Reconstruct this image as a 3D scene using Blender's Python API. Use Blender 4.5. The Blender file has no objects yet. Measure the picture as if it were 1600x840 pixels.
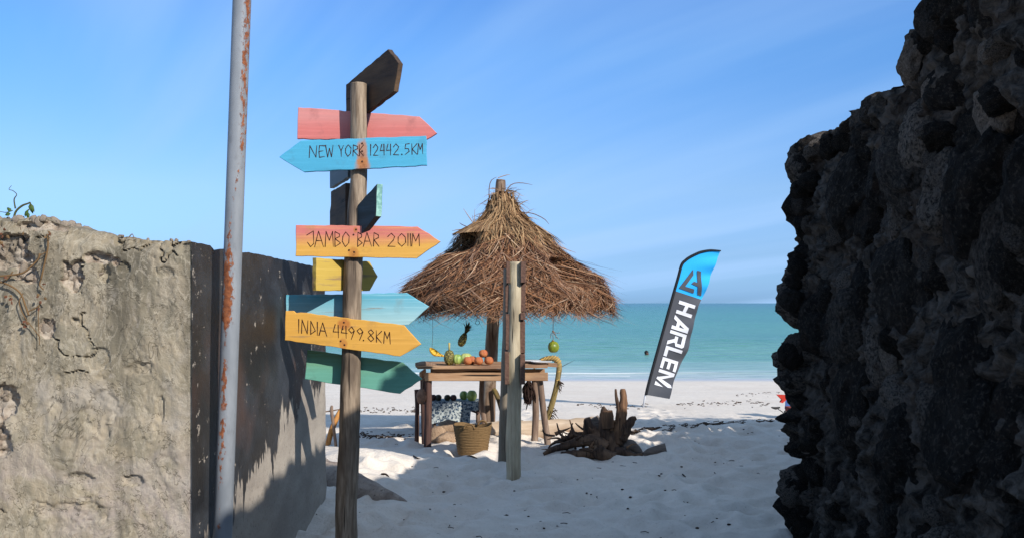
import bpy, bmesh, math, random
import numpy as np
from mathutils import Vector, Matrix

random.seed(7)
rng = np.random.default_rng(11)
sc = bpy.context.scene
COL = sc.collection
R = math.radians

# ------------------------------------------------------------------ camera
CAM_H, FPX = 1.6, 1500.0
cam = bpy.data.cameras.new('camera')
cam.sensor_width = 36.0
cam.lens = 36.0 * FPX / 1600.0
cam.shift_y = 53.0 / 1600.0
cam.clip_start = 0.05
cam.clip_end = 60000
camo = bpy.data.objects.new('camera', cam)
camo.location = (0, 0, CAM_H)
camo.rotation_euler = (R(90), 0, 0)
COL.objects.link(camo)
sc.camera = camo

# ------------------------------------------------------------------ light
SUN_DIR = Vector((-0.92, 1.0, -0.82)).normalized()        # the way the light travels
SUN_EL = math.asin(-SUN_DIR.z)
SUN_AZ = math.atan2(-SUN_DIR.x, -SUN_DIR.y)               # clockwise from +Y
sun = bpy.data.lights.new('sun', 'SUN')
sun.energy = 3.75
sun.angle = R(0.53)
sun.color = (1.0, 0.955, 0.90)
suno = bpy.data.objects.new('sun', sun)
suno.rotation_euler = SUN_DIR.to_track_quat('-Z', 'Y').to_euler()
suno.location = (8, -8, 12)
COL.objects.link(suno)

world = bpy.data.worlds.new('World')
sc.world = world
world.use_nodes = True
wt = world.node_tree
wt.nodes.clear()
def wn(kind, **kw):
    n = wt.nodes.new(kind)
    for k, v in kw.items():
        setattr(n, k, v)
    return n
w_out = wn('ShaderNodeOutputWorld')
w_bg = wn('ShaderNodeBackground')
w_bg.inputs['Strength'].default_value = 0.15
w_sky = wn('ShaderNodeTexSky', sky_type='NISHITA', sun_disc=False, sun_elevation=SUN_EL,
           sun_rotation=SUN_AZ, altitude=0, air_density=1.0, dust_density=0.6, ozone_density=1.0)
# thin cirrus: wisps laid on a high flat layer, the same all round the sky
w_co = wn('ShaderNodeTexCoord')
w_sep = wn('ShaderNodeSeparateXYZ')
wt.links.new(w_co.outputs['Generated'], w_sep.inputs[0])
def wmath(op, a, b=None, c=None):
    n = wn('ShaderNodeMath', operation=op)
    for i, v in enumerate((a, b, c)):
        if v is None: continue
        if isinstance(v, (int, float)): n.inputs[i].default_value = v
        else: wt.links.new(v, n.inputs[i])
    return n.outputs[0]
zc = wmath('MAXIMUM', w_sep.outputs[2], 0.0)
zc = wmath('ADD', zc, 0.09)
cx = wmath('DIVIDE', w_sep.outputs[0], zc)
cy = wmath('DIVIDE', w_sep.outputs[1], zc)
w_cmb = wn('ShaderNodeCombineXYZ')
wt.links.new(cx, w_cmb.inputs[0]); wt.links.new(cy, w_cmb.inputs[1])
w_map = wn('ShaderNodeMapping')
w_map.inputs['Scale'].default_value = (0.13, 0.95, 1.0)
w_rot = wn('ShaderNodeMapping')
w_rot.inputs['Rotation'].default_value = (0, 0, R(-119))
w_map.inputs['Location'].default_value = (1.9, 0.45, 0)
wt.links.new(w_cmb.outputs[0], w_rot.inputs[0]); wt.links.new(w_rot.outputs[0], w_map.inputs[0])
w_no = wn('ShaderNodeTexNoise')
w_no.inputs['Scale'].default_value = 0.85
w_no.inputs['Detail'].default_value = 5
w_no.inputs['Roughness'].default_value = 0.48
w_no.inputs['Distortion'].default_value = 0.5
wt.links.new(w_map.outputs[0], w_no.inputs[0])
w_ramp = wn('ShaderNodeValToRGB')
w_ramp.color_ramp.elements[0].position = 0.43
w_ramp.color_ramp.elements[1].position = 0.72
w_ramp.color_ramp.interpolation = 'EASE'
wt.links.new(w_no.outputs[0], w_ramp.inputs[0])
w_fac = wmath('MULTIPLY', w_ramp.outputs[0], 0.75)
# sky tint by height: blue low down, brightened overhead to lift the shaded sand
w_tint = wn('ShaderNodeValToRGB')
_e = w_tint.color_ramp.elements
for _k, (_p, _c) in enumerate(((0.0, (.22, .42, .92)), (.0087, (.215, .405, .92)), (.0486, (.225, .355, .68)), (.1146, (.32, .43, .64)), (.25, (.265, .475, .74)), (.30, (.27, .475, .76)), (.55, (.80, .88, .95)), (1.0, (1.2, 1.12, 1.02)))):
    if _k > 1: _e.new(_p)
    _e[_k].position = _p; _e[_k].color = _c + (1,)
wt.links.new(w_sep.outputs[2], w_tint.inputs[0])
w_hsv = wn('ShaderNodeMix', data_type='RGBA', blend_type='MULTIPLY')
w_hsv.inputs['Factor'].default_value = 1.0
wt.links.new(w_sky.outputs[0], w_hsv.inputs['A'])
wt.links.new(w_tint.outputs[0], w_hsv.inputs['B'])
w_mix = wn('ShaderNodeMix', data_type='RGBA')
wt.links.new(w_fac, w_mix.inputs['Factor'])
wt.links.new(w_hsv.outputs['Result'], w_mix.inputs['A'])
w_mix.inputs['B'].default_value = (1.75, 2.75, 4.3, 1)
wt.links.new(w_mix.outputs['Result'], w_bg.inputs['Color'])
wt.links.new(w_bg.outputs[0], w_out.inputs[0])

vs = sc.view_settings
vs.view_transform = 'Standard'
vs.look = 'None'
vs.exposure = 0.72
vs.gamma = 1.0
vs.use_curve_mapping = False
sc.cycles.max_bounces = 6
sc.cycles.use_denoising = True

# ------------------------------------------------------------------ helpers
def P(px, py, D):
    """world point seen at photo pixel (px, py) when it stands D metres away"""
    return Vector(((px - 800.0) / FPX * D, D, CAM_H - (py - 473.0) / FPX * D))

def lin(c):
    c = c / 255.0
    return c / 12.92 if c <= 0.04045 else ((c + 0.055) / 1.055) ** 2.4
def col(r, g, b, k=0.72):
    return (lin(r) * k, lin(g) * k, lin(b) * k, 1)

_perm = np.random.default_rng(5).permutation(256)
_perm = np.concatenate([_perm, _perm, _perm])
_grad = np.random.default_rng(6).normal(size=(256, 3))
_grad /= np.linalg.norm(_grad, axis=1)[:, None]
def perlin(p):
    p = np.asarray(p, float)
    i = np.floor(p).astype(int); f = p - i
    u = f * f * f * (f * (f * 6 - 15) + 10)
    i &= 255
    out = 0
    for dx in (0, 1):
        wx = u[:, 0] if dx else 1 - u[:, 0]
        for dy in (0, 1):
            wy = u[:, 1] if dy else 1 - u[:, 1]
            for dz in (0, 1):
                wz = u[:, 2] if dz else 1 - u[:, 2]
                h = _perm[_perm[_perm[(i[:, 0] + dx) & 255] + ((i[:, 1] + dy) & 255)] + ((i[:, 2] + dz) & 255)]
                g = _grad[h]
                out = out + wx * wy * wz * (g[:, 0] * (f[:, 0] - dx) + g[:, 1] * (f[:, 1] - dy) + g[:, 2] * (f[:, 2] - dz))
    return out * 1.6
def fbm(p, octaves=4, gain=0.5, ridged=False):
    p = np.asarray(p, float); a = 1.0; s = 0; t = 0
    for k in range(octaves):
        n = perlin(p * (2.03 ** k) + 17.3 * k)
        if ridged: n = 1 - 2 * np.abs(n)
        s = s + a * n; t += a; a *= gain
    return s / t
def sstep(x, a, b):
    t = np.clip((x - a) / (b - a), 0, 1)
    return t * t * (3 - 2 * t)

WLOC = {}
def _place(o, loc, parent):
    WLOC[o.name] = Vector(loc)
    if parent is not None:
        o.parent = parent
        o.location = Vector(loc) - WLOC[parent.name]
    else:
        o.location = loc

def tag(o, label, cat=None, group=None, kind=None):
    if label: o['label'] = label
    if cat: o['category'] = cat
    if group: o['group'] = group
    if kind: o['kind'] = kind
    return o

def thing(name, label, cat, loc=(0, 0, 0), group=None):
    o = bpy.data.objects.new(name, None)
    o.empty_display_size = 0.1
    COL.objects.link(o)
    _place(o, loc, None)
    return tag(o, label, cat, group)

def make_mesh(name, V, F, m, smooth=False):
    me = bpy.data.meshes.new(name)
    V = [tuple(v) for v in V] if not isinstance(V, np.ndarray) else V.tolist()
    F = F if not isinstance(F, np.ndarray) else F.tolist()
    me.from_pydata(V, [], F)
    if smooth:
        me.shade_smooth()
    if m is not None:
        for mm in (m if isinstance(m, (list, tuple)) else [m]):
            me.materials.append(mm)
    me.update()
    return me

def obj(name, VF, m, parent=None, loc=None, smooth=False, rot=None, local=False):
    """ONE mesh object; VF = (verts in world space, faces) unless local"""
    V, F = VF
    V = np.array([tuple(v) for v in V], float) if not isinstance(V, np.ndarray) else V
    if loc is None:
        loc = Vector((float(V[:, 0].mean()), float(V[:, 1].mean()), float(V[:, 2].min()))) if not local else Vector((0, 0, 0))
    loc = Vector(loc)
    if not local:
        V = V - np.array(loc)
    o = bpy.data.objects.new(name, make_mesh(name, V, F, m, smooth))
    COL.objects.link(o)
    _place(o, loc, parent)
    if rot is not None:
        o.rotation_euler = rot
    return o

def inst(name, src, parent, loc, rot, scale):
    o = bpy.data.objects.new(name, src)
    COL.objects.link(o)
    _place(o, loc, parent)
    o.rotation_euler = rot
    o.scale = scale
    return o

class MB:
    def __init__(self): self.V = []; self.F = []
    def add(self, VF):
        V, F = VF; b = len(self.V)
        self.V += [tuple(v) for v in V]
        self.F += [tuple(i + b for i in f) for f in F]
        return self
    def vf(self): return self.V, self.F

def smooth_path(pts, rad, n):
    """Catmull-Rom through the points, radii along"""
    pts = [Vector(p) for p in pts]; k = len(pts)
    if not isinstance(rad, (list, tuple)): rad = [rad] * k
    out = []; rr = []
    for i in range(n):
        t = i / (n - 1) * (k - 1); j = min(int(t), k - 2); f = t - j
        p0 = pts[max(j - 1, 0)]; p1 = pts[j]; p2 = pts[j + 1]; p3 = pts[min(j + 2, k - 1)]
        q = 0.5 * ((2 * p1) + (p2 - p0) * f + (2 * p0 - 5 * p1 + 4 * p2 - p3) * f * f + (3 * p1 - p0 - 3 * p2 + p3) * f ** 3)
        out.append(q); rr.append(rad[j] * (1 - f) + rad[j + 1] * f)
    return out, rr

def tube(pts, rad, seg=8, n=None, wob=0.0, seed=0, flat=1.0, cap=True, fs=9.0, ls=3.0):
    if n: pts, rad = smooth_path(pts, rad, n)
    pts = [Vector(p) for p in pts]
    if not isinstance(rad, (list, tuple)): rad = [rad] * len(pts)
    V = []; F = []
    t = (pts[1] - pts[0]).normalized()
    up = Vector((0, 1, 0)) if abs(t.y) < 0.9 else Vector((1, 0, 0))
    a = t.cross(up).normalized()
    L = 0
    for i, p in enumerate(pts):
        if i: L += (p - pts[i - 1]).length
        t = ((pts[min(i + 1, len(pts) - 1)] - pts[max(i - 1, 0)])).normalized()
        a = (a - t * a.dot(t)).normalized(); b = t.cross(a)
        if wob:
            q = np.array([[math.cos(6.2832 * k / seg) * fs * .2 + seed, math.sin(6.2832 * k / seg) * fs * .2, L * ls + seed * 3.1] for k in range(seg)])
            w = 1 + wob * fbm(q, 3)
        for k in range(seg):
            an = 6.2832 * k / seg
            r = rad[i] * (w[k] if wob else 1)
            V.append(p + a * (math.cos(an) * r) + b * (math.sin(an) * r * flat))
    for i in range(len(pts) - 1):
        for k in range(seg):
            k2 = (k + 1) % seg
            F.append((i * seg + k, i * seg + k2, (i + 1) * seg + k2, (i + 1) * seg + k))
    if cap:
        F.append(tuple(reversed(range(seg))))
        F.append(tuple((len(pts) - 1) * seg + k for k in range(seg)))
    return V, F

def box(x0, x1, y0, y1, z0, z1, jit=0.0):
    V = [Vector((x, y, z)) for z in (z0, z1) for y in (y0, y1) for x in (x0, x1)]
    if jit:
        V = [v + Vector((random.uniform(-jit, jit) for _ in range(3))) for v in V]
    return V, [(0, 2, 3, 1), (4, 5, 7, 6), (0, 1, 5, 4), (2, 6, 7, 3), (0, 4, 6, 2), (1, 3, 7, 5)]

def bevel(VF, w=0.004, seg=2):
    V, F = VF
    bm = bmesh.new()
    vs_ = [bm.verts.new(tuple(v)) for v in V]
    for f in F: bm.faces.new([vs_[i] for i in f])
    bmesh.ops.recalc_face_normals(bm, faces=bm.faces)
    bmesh.ops.bevel(bm, geom=list(bm.edges), offset=w, segments=seg, affect='EDGES', profile=0.6)
    bm.verts.index_update()
    out = [v.co.copy() for v in bm.verts], [tuple(v.index for v in f.verts) for f in bm.faces]
    bm.free()
    return out

def grid_faces(nu, nv):
    i = np.arange(nu - 1)[:, None]; j = np.arange(nv - 1)[None, :]
    a = (i * nv + j).ravel()
    return np.stack([a, a + nv, a + nv + 1, a + 1], 1)

def ico(sub):
    bm = bmesh.new()
    bmesh.ops.create_icosphere(bm, subdivisions=sub, radius=1)
    V = np.array([v.co[:] for v in bm.verts]); F = [tuple(v.index for v in f.verts) for f in bm.faces]
    bm.free()
    return V, F

def blob(center, rx, ry, rz, sub=3, amp=0.0, fr=1.5, seed=0):
    V, F = ico(sub)
    if amp:
        V = V * (1 + amp * fbm(V * fr + seed, 3))[:, None]
    return V * np.array([rx, ry, rz]) + np.array(center), F

# ------------------------------------------------------------------ materials
class N:
    def __init__(self, name, rough=0.7, spec=0.3, metal=0.0):
        self.m = bpy.data.materials.new(name); self.m.use_nodes = True
        self.t = self.m.node_tree
        self.b = self.t.nodes['Principled BSDF']
        self.b.inputs['Roughness'].default_value = rough
        self.b.inputs['Specular IOR Level'].default_value = spec
        self.b.inputs['Metallic'].default_value = metal
        self._co = None
    def n(self, kind, **kw):
        n = self.t.nodes.new(kind)
        for k, v in kw.items(): setattr(n, k, v)
        return n
    def put(self, sock, v):
        if v is None: return
        if isinstance(v, bpy.types.NodeSocket): self.t.links.new(v, sock)
        else: sock.default_value = v
    def co(self, which='Object'):
        if self._co is None: self._co = self.n('ShaderNodeTexCoord')
        return self._co.outputs[which]
    def xyz(self, which='Object'):
        s = self.n('ShaderNodeSeparateXYZ'); self.t.links.new(self.co(which), s.inputs[0]); return s.outputs
    def mapping(self, scale=(1, 1, 1), rot=(0, 0, 0), loc=(0, 0, 0), which='Object'):
        m = self.n('ShaderNodeMapping')
        m.inputs['Scale'].default_value = scale; m.inputs['Rotation'].default_value = rot; m.inputs['Location'].default_value = loc
        self.t.links.new(self.co(which), m.inputs[0]); return m.outputs[0]
    def noise(self, scale=5, detail=5, rough=0.55, vec=None, dist=0.0, which='Object', stretch=None):
        n = self.n('ShaderNodeTexNoise')
        n.inputs['Scale'].default_value = scale; n.inputs['Detail'].default_value = detail
        n.inputs['Roughness'].default_value = rough; n.inputs['Distortion'].default_value = dist
        if stretch: vec = self.mapping(stretch, which=which)
        self.put(n.inputs['Vector'], vec if vec is not None else self.co(which)); return n.outputs[0]
    def voro(self, scale=5, feature='F1', vec=None, out='Distance', rnd=1.0):
        n = self.n('ShaderNodeTexVoronoi', feature=feature)
        n.inputs['Scale'].default_value = scale
        n.inputs['Randomness'].default_value = rnd
        self.put(n.inputs['Vector'], vec if vec is not None else self.co()); return n.outputs[out]
    def ramp(self, fac, stops, interp='LINEAR'):
        r = self.n('ShaderNodeValToRGB'); e = r.color_ramp.elements; r.color_ramp.interpolation = interp
        while len(e) < len(stops): e.new(0.5)
        for k, (p, c) in enumerate(stops):
            e[k].position = p
            e[k].color = c if not isinstance(c, (int, float)) else (c, c, c, 1)
        self.put(r.inputs[0], fac); return r.outputs[0]
    def mix(self, fac, a, b, blend='MIX'):
        m = self.n('ShaderNodeMix', data_type='RGBA', blend_type=blend)
        self.put(m.inputs['Factor'], fac); self.put(m.inputs['A'], a); self.put(m.inputs['B'], b); return m.outputs['Result']
    def math(self, op, a, b=None, c=None, clamp=False):
        m = self.n('ShaderNodeMath', operation=op, use_clamp=clamp)
        for s, v in zip(m.inputs, (a, b, c)): self.put(s, v)
        return m.outputs[0]
    def mrange(self, v, a, b, c=0.0, d=1.0, smooth=False):
        m = self.n('ShaderNodeMapRange', interpolation_type='SMOOTHSTEP' if smooth else 'LINEAR')
        for k, x in zip(('Value', 'From Min', 'From Max', 'To Min', 'To Max'), (v, a, b, c, d)): self.put(m.inputs[k], x)
        return m.outputs[0]
    def attr(self, name):
        a = self.n('ShaderNodeAttribute', attribute_name=name); return a.outputs['Fac']
    def objrand(self):
        return self.n('ShaderNodeObjectInfo').outputs['Random']
    def island(self):
        return self.n('ShaderNodeNewGeometry').outputs['Random Per Island']
    def base(self, c): self.put(self.b.inputs['Base Color'], c); return self
    def rough(self, v): self.put(self.b.inputs['Roughness'], v); return self
    def bump(self, h, strength=0.4, dist=0.02):
        b = self.n('ShaderNodeBump'); b.inputs['Strength'].default_value = strength; b.inputs['Distance'].default_value = dist
        self.put(b.inputs['Height'], h)
        if self.b.inputs['Normal'].is_linked:
            self.t.links.new(self.b.inputs['Normal'].links[0].from_socket, b.inputs['Normal'])
        self.t.links.new(b.outputs[0], self.b.inputs['Normal']); return self

def wood(name, c1, c2, c3=None, axis='z', sc_=14, rough=0.8, k=0.72, bump=0.5):
    m = N(name, rough, 0.2)
    st = {'x': (0.09, 1, 1), 'y': (1, 0.09, 1), 'z': (1, 1, 0.09)}[axis]
    g = m.noise(sc_ * 3, 6, 0.65, stretch=st, dist=0.4)
    v = m.noise(sc_ * 0.4, 3, 0.5, stretch=tuple(min(1, s * 4) for s in st))
    c = m.mix(m.ramp(g, [(0.33, 0.0), (0.66, 1.0)]), col(*c1, k), col(*c2, k))
    if c3: c = m.mix(m.ramp(v, [(0.45, 0.0), (0.68, 1.0)]), c, col(*c3, k))
    # dark drying cracks along the grain
    ck = m.noise(sc_ * 2.2, 2, 0.5, stretch=tuple(s * (0.5 if s < 1 else 1) for s in st))
    crack = m.ramp(ck, [(0.30, 1.0), (0.36, 0.0)])
    c = m.mix(crack, c, col(45, 36, 30, k))
    m.base(c); m.bump(g, bump, 0.006); m.bump(crack, -0.5, 0.006)
    return m.m

def plain(name, c, rough=0.6, spec=0.3, k=0.72, var=0.15, scale=20, metal=0.0):
    m = N(name, rough, spec, metal)
    n = m.noise(scale, 4, 0.6)
    c0 = col(*c, k)
    m.base(m.mix(m.ramp(n, [(0.3, 0.0), (0.7, 1.0)]), tuple(x * (1 - var) for x in c0[:3]) + (1,), tuple(min(1, x * (1 + var)) for x in c0[:3]) + (1,)))
    m.bump(n, 0.15, 0.004)
    return m.m
# ------------------------------------------------------------------ the beach
SEA_Z = -1.2
_fp = []                                      # footprints and scuffs: x, y, r, depth, angle, elongation
_r = np.random.default_rng(21)
for _ in range(430):
    y = 5.6 + 8.5 * _r.random() ** 1.2
    x = -1.6 + (y * 0.42 + 1.6) * _r.random() if _r.random() < 0.8 else _r.uniform(-6, 6)
    _fp.append((x, y, _r.uniform(0.07, 0.15), _r.uniform(0.02, 0.06), _r.uniform(0, 3.14), _r.uniform(1.2, 2.0)))
for k in range(26):                            # two trails of prints that lead to the water
    _fp.append((1.2 + 0.05 * k + (0.12 if k % 2 else -0.1), 6.4 + 0.42 * k, 0.10, 0.035, 1.5 + _r.uniform(-.2, .2), 1.9))
    _fp.append((0.9 - 0.03 * k + (0.12 if k % 2 else -0.1), 6.0 + 0.45 * k, 0.10, 0.032, 1.6 + _r.uniform(-.2, .2), 1.9))

def macro(X, Y):
    slope = np.where(Y < 12.2, 0.0, -0.0515 * (Y - 12.2) - 0.05 * sstep(Y, 12.2, 14.0) + 0.05 * sstep(Y, 26, 36))
    slope = np.where(Y > 80, -0.0515 * 67.8, slope)
    z = slope
    z = z + 0.15 * np.exp(-(((X + 1.5) / 0.55) ** 2 + ((Y - 9.1) / 1.0) ** 2))      # banked sand by the log
    z = z + 0.10 * np.exp(-(((X + 1.75) / 0.5) ** 2 + ((Y - 7.2) / 0.9) ** 2))
    z = z + 0.07 * np.exp(-(((X - 3.6) / 1.4) ** 2 + ((Y - 11.9) / 0.7) ** 2))
    return z

def ground_np(X, Y, fine=True):
    X = np.asarray(X, float); Y = np.asarray(Y, float)
    sh = X.shape; X = X.ravel(); Y = Y.ravel()
    z = macro(X, Y)
    near = 1 - 0.86 * sstep(Y, 13.5, 18.0)
    near = near * (1 - sstep(Y, 30, 34))
    p = np.stack([X, Y, np.zeros_like(X)], 1)
    z = z + near * (0.036 * fbm(p * 1.1, 3) + 0.020 * fbm(p * 3.3 + 9, 3))
    z = z + 0.05 * sstep(Y, 14, 18) * (1 - sstep(Y, 24, 32)) * fbm(p * np.array([0.12, 0.45, 1]) + 4, 3)
    if fine:
        z = z + near * 0.012 * fbm(p * 8.5 + 3, 4)
        for (fx, fy, r, d, a, el) in _fp:
            s = np.abs(X - fx) + np.abs(Y - fy) < 4 * r * el
            if not s.any(): continue
            dx = X[s] - fx; dy = Y[s] - fy
            u = (dx * math.cos(a) + dy * math.sin(a)) / el; w = -dx * math.sin(a) + dy * math.cos(a)
            q = (u * u + w * w) / (r * r)
            z[s] += d * (-np.exp(-q * 1.3) + 0.45 * np.exp(-(np.sqrt(q) - 1.55) ** 2 * 5))
    return z.reshape(sh)

def gz(x, y):
    return float(ground_np(np.array([x]), np.array([y]), fine=False)[0])

xs = np.concatenate([-np.geomspace(400, 5.2, 46), np.arange(-5.0, -2.3, 0.07), np.arange(-2.3, 4.0, 0.026), np.arange(4.0, 8, 0.09), np.geomspace(8.2, 400, 44)])
ys = np.concatenate([-np.geomspace(300, 1, 30), np.linspace(-0.5, 5.4, 24), np.arange(5.5, 13.4, 0.026), 13.4 + np.cumsum(np.geomspace(0.03, 0.30, 130)), np.linspace(33.2, 48, 34), np.array([55, 70, 100, 200])])
GX, GY = np.meshgrid(xs, ys, indexing='ij')
GZ = ground_np(GX, GY)
sm = N('sand_material', 0.95, 0.12)
n1 = sm.noise(0.7, 4, 0.55); n2 = sm.noise(60, 5, 0.7); n3 = sm.noise(6, 4, 0.6)
zz = sm.xyz()[2]
c = sm.mix(sm.ramp(n1, [(0.3, 0.0), (0.7, 1.0)]), col(228, 214, 198, .76), col(238, 226, 210, .76))
c = sm.mix(sm.ramp(n3, [(0.35, 0.0), (0.75, 0.5)]), c, col(206, 192, 174, .76))
c = sm.mix(sm.ramp(n2, [(0.30, 0.55), (0.42, 0.0)]), c, col(150, 135, 118, .74))
wet = sm.mrange(zz, -1.02, -1.17, 0, 1, True)
c = sm.mix(wet, c, col(196, 196, 196, .74))
sm.base(c); sm.rough(sm.mrange(wet, 0, 1, 0.95, 0.32))
sm.bump(n2, 0.5, 0.010); sm.bump(n3, 0.5, 0.04); sm.bump(sm.noise(17, 4, .6), .5, .02)
o = obj('sand', (np.stack([GX.ravel(), GY.ravel(), GZ.ravel()], 1), grid_faces(len(xs), len(ys))), sm.m, loc=(0, 0, 0), smooth=True)
tag(o, 'pale coral sand of the beach and of the sandy passage between the walls', kind='structure')

# ------------------------------------------------------------------ the sea
D_ = np.concatenate([np.arange(33.5, 75, 0.20), np.geomspace(75.2, 400, 150), np.geomspace(410, 26000, 60)])
T_ = np.concatenate([-np.geomspace(4, 0.62, 16), np.linspace(-0.6, 0.6, 200), np.geomspace(0.62, 4, 16)])
SD, ST = np.meshgrid(D_, T_, indexing='ij')
SX = SD * ST
pw = np.stack([SX.ravel() * 0.22, SD.ravel() * 0.75, np.zeros(SD.size)], 1)
amp = (0.075 * sstep(SD.ravel(), 35, 60)) * (1 - sstep(SD.ravel(), 150, 320)) + 0.012 * (1 - sstep(SD.ravel(), 40, 60))
W = amp * (fbm(pw, 3) + 0.5 * fbm(pw * np.array([2.3, 2.0, 1]) + 40, 2))
# one low breaker rolling in
br = 0.045 * np.exp(-((SD.ravel() - 38.6 - 0.7 * fbm(pw * np.array([.4, 0, 1]) + 3, 2)) / 0.35) ** 2) * sstep(fbm(pw * np.array([.25, 0, 1]) + 8, 2), -0.35, 0.15)
wm = N('sea_material', 0.25, 0.10)
Y = wm.xyz()[1]
patch = wm.noise(0.018, 4, 0.6, stretch=(0.35, 1.0, 1))
fine = wm.noise(0.9, 5, 0.62, stretch=(0.22, 1.0, 1))
mid = wm.noise(0.16, 4, 0.6, stretch=(0.25, 1.0, 1))
ld = wm.math('LOGARITHM', Y, 10.0)
ld = wm.math('ADD', ld, wm.mrange(mid, 0.3, 0.7, -0.06, 0.06))
c = wm.ramp(wm.mrange(ld, 1.54, 3.2), [(0.0, col(206, 208, 198, .70)), (0.035, col(184, 206, 192, .66)), (0.10, col(124, 178, 154, .62)), (0.25, col(92, 166, 140, .57)), (0.45, col(70, 156, 136, .57)), (0.68, col(52, 142, 132, .57)), (1.0, col(38, 114, 126, .62))])
c = wm.mix(wm.ramp(patch, [(0.50, 0.0), (0.68, 0.42)]), c, col(44, 122, 126, .66))
c = wm.mix(wm.ramp(fine, [(0.42, 0.0), (0.75, 0.34)]), c, col(44, 132, 126, .66))
c = wm.mix(wm.ramp(fine, [(0.25, 0.25), (0.42, 0.0)]), c, col(150, 210, 204, .7))
rip = wm.noise(3.2, 4, .6, stretch=(.28, 1, 1))
c = wm.mix(wm.ramp(rip, [(.52, 0), (.68, .42)]), c, col(40, 118, 116, .62))
c = wm.mix(wm.ramp(rip, [(.32, .35), (.46, 0)]), c, col(160, 212, 202, .66))
wm.base(c); wm.bump(rip, .5, .12); wm.bump(fine, 0.55, 0.35); wm.bump(mid, 0.4, 0.8)
o = obj('sea', (np.stack([SX.ravel(), SD.ravel(), SEA_Z + W + br], 1), grid_faces(len(D_), len(T_))), wm.m, loc=(0, 0, 0), smooth=True)
tag(o, 'clear turquoise sea with small ripples, deeper green towards the horizon', kind='structure')

fm = N('foam_material', 0.8, 0.2)
fm.base(col(220, 226, 222, .68)); fm.bump(fm.noise(9, 4, .6), .4, .05)
mb = MB()
for (d0, w0, z0, seed, gapf) in ((36.6, 0.05, 0.0, 3, -0.2), (38.4, 0.16, 0.025, 8, -0.9)):
    xs_ = np.linspace(-34, 34, 520)
    q = np.stack([xs_ * 0.14, np.full_like(xs_, seed), np.zeros_like(xs_)], 1)
    yc = d0 + 0.55 * fbm(q, 3); ww = w0 * np.clip(0.75 + 1.6 * fbm(q * 4 + 5, 3) , 0, 2) * sstep(fbm(q * 0.8 + 11, 2), gapf - .2, gapf + .2)
    for i in range(519):
        a, b = ww[i], ww[i + 1]
        if a < 0.03 and b < 0.03: continue
        g = [(xs_[i], yc[i] - a), (xs_[i + 1], yc[i + 1] - b), (xs_[i + 1], yc[i + 1] + b), (xs_[i], yc[i] + a)]
        zt = SEA_Z + z0
        V = [(x, y, max(zt - .05, float(macro(np.array(x), np.array(y))) - .02)) for x, y in g] + [(x, (y + yc[i]) / 2, max(zt + .008, float(macro(np.array(x), np.array(y))) + .015)) for x, y in g]
        mb.add((V, [(4, 5, 6, 7), (0, 1, 5, 4), (2, 3, 7, 6)]))
o = obj('sea_foam', mb.vf(), fm.m, loc=(0, 36, SEA_Z), smooth=True)
tag(o, 'thin white line of foam where small waves meet the sand', kind='stuff')
mb = MB()
for k in range(60):
    x = random.uniform(-500, 900); 
    if random.random() < .3: x = random.uniform(250, 700)
    b_ = blob((x, 1500 + random.uniform(-40, 40), SEA_Z + .1), random.uniform(3, 14), 3, random.uniform(0.15, 0.75), 2, .3, 2, k)
    if k % 4 == 0: mb.add(b_)
o = obj('reef_surf', mb.vf(), fm.m, loc=(0, 1500, SEA_Z), smooth=True)
tag(o, 'far white specks of surf breaking on the reef at the horizon', kind='stuff')

# ------------------------------------------------------------------ left plastered wall
WX = -1.43; WY = 4.3; WEND = 7.5
plaster_front = N('plaster_material', 0.92, 0.15)
m = plaster_front
big = m.noise(1.6, 4, 0.55); med = m.noise(6, 5, 0.6, dist=.6); fin = m.noise(45, 5, 0.7)
stk = m.noise(5.5, 4, 0.55, stretch=(1, 1, 0.12))
Z = m.xyz()[2]
c = m.mix(m.ramp(big, [(0.35, 0.0), (0.65, 1.0)]), col(185, 170, 143, .63), col(167, 154, 132, .63))
c = m.mix(m.ramp(med, [(0.42, 0.0), (0.62, 0.75)]), c, col(150, 142, 122, .62))
c = m.mix(m.ramp(med, [(0.22, 0.7), (0.40, 0.0)]), c, col(190, 177, 146, .62))
streakf = m.math('MULTIPLY', m.ramp(stk, [(0.45, 0.0), (0.62, 0.85)]), m.mrange(Z, 0.9, 1.75, 0.25, 1.0))
c = m.mix(streakf, c, col(104, 98, 84, .66))
low = m.math('MULTIPLY', m.mrange(Z, 1.15, 0.75, 0, 1), m.ramp(m.noise(3.2, 5, .65, dist=.8), [(0.45, 0), (0.6, .85)]))
c = m.mix(low, c, col(178, 164, 152, .66))
rim_ = m.attr('top')
c = m.mix(m.math('MULTIPLY', rim_, m.ramp(fin, [(.3, .25), (.7, 1.0)])), c, col(150, 136, 112, .66))
chip = m.attr('chip')
cc = m.mix(m.ramp(m.noise(28, 4, .6), [(0.38, 0), (0.62, 1)]), col(200, 186, 168, .62), col(166, 146, 126, .62))
cc = m.mix(m.ramp(m.noise(60, 3, .6), [(0.30, .8), (0.42, 0)]), cc, col(90, 78, 66, .66))
c = m.mix(m.ramp(chip, [(0.25, 0), (0.5, 1)]), c, cc)
c = m.mix(m.ramp(fin, [(0.30, 0.5), (0.42, 0.0)]), c, col(96, 88, 72, .66))
lap = m.noise(9, 6, .68, dist=1.2, stretch=(1, 1, .55))
c = m.mix(m.ramp(lap, [(.47, 0), (.50, .55), (.53, 0)]), c, col(206, 194, 172, .62))
c = m.mix(m.ramp(lap, [(.60, 0), (.68, .55)]), c, col(140, 130, 112, .62))
c = m.mix(m.ramp(m.noise(7, 5, .62, stretch=(1, 1, .16)), [(.54, 0), (.66, .5)]), c, col(112, 104, 88, .62))
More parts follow.
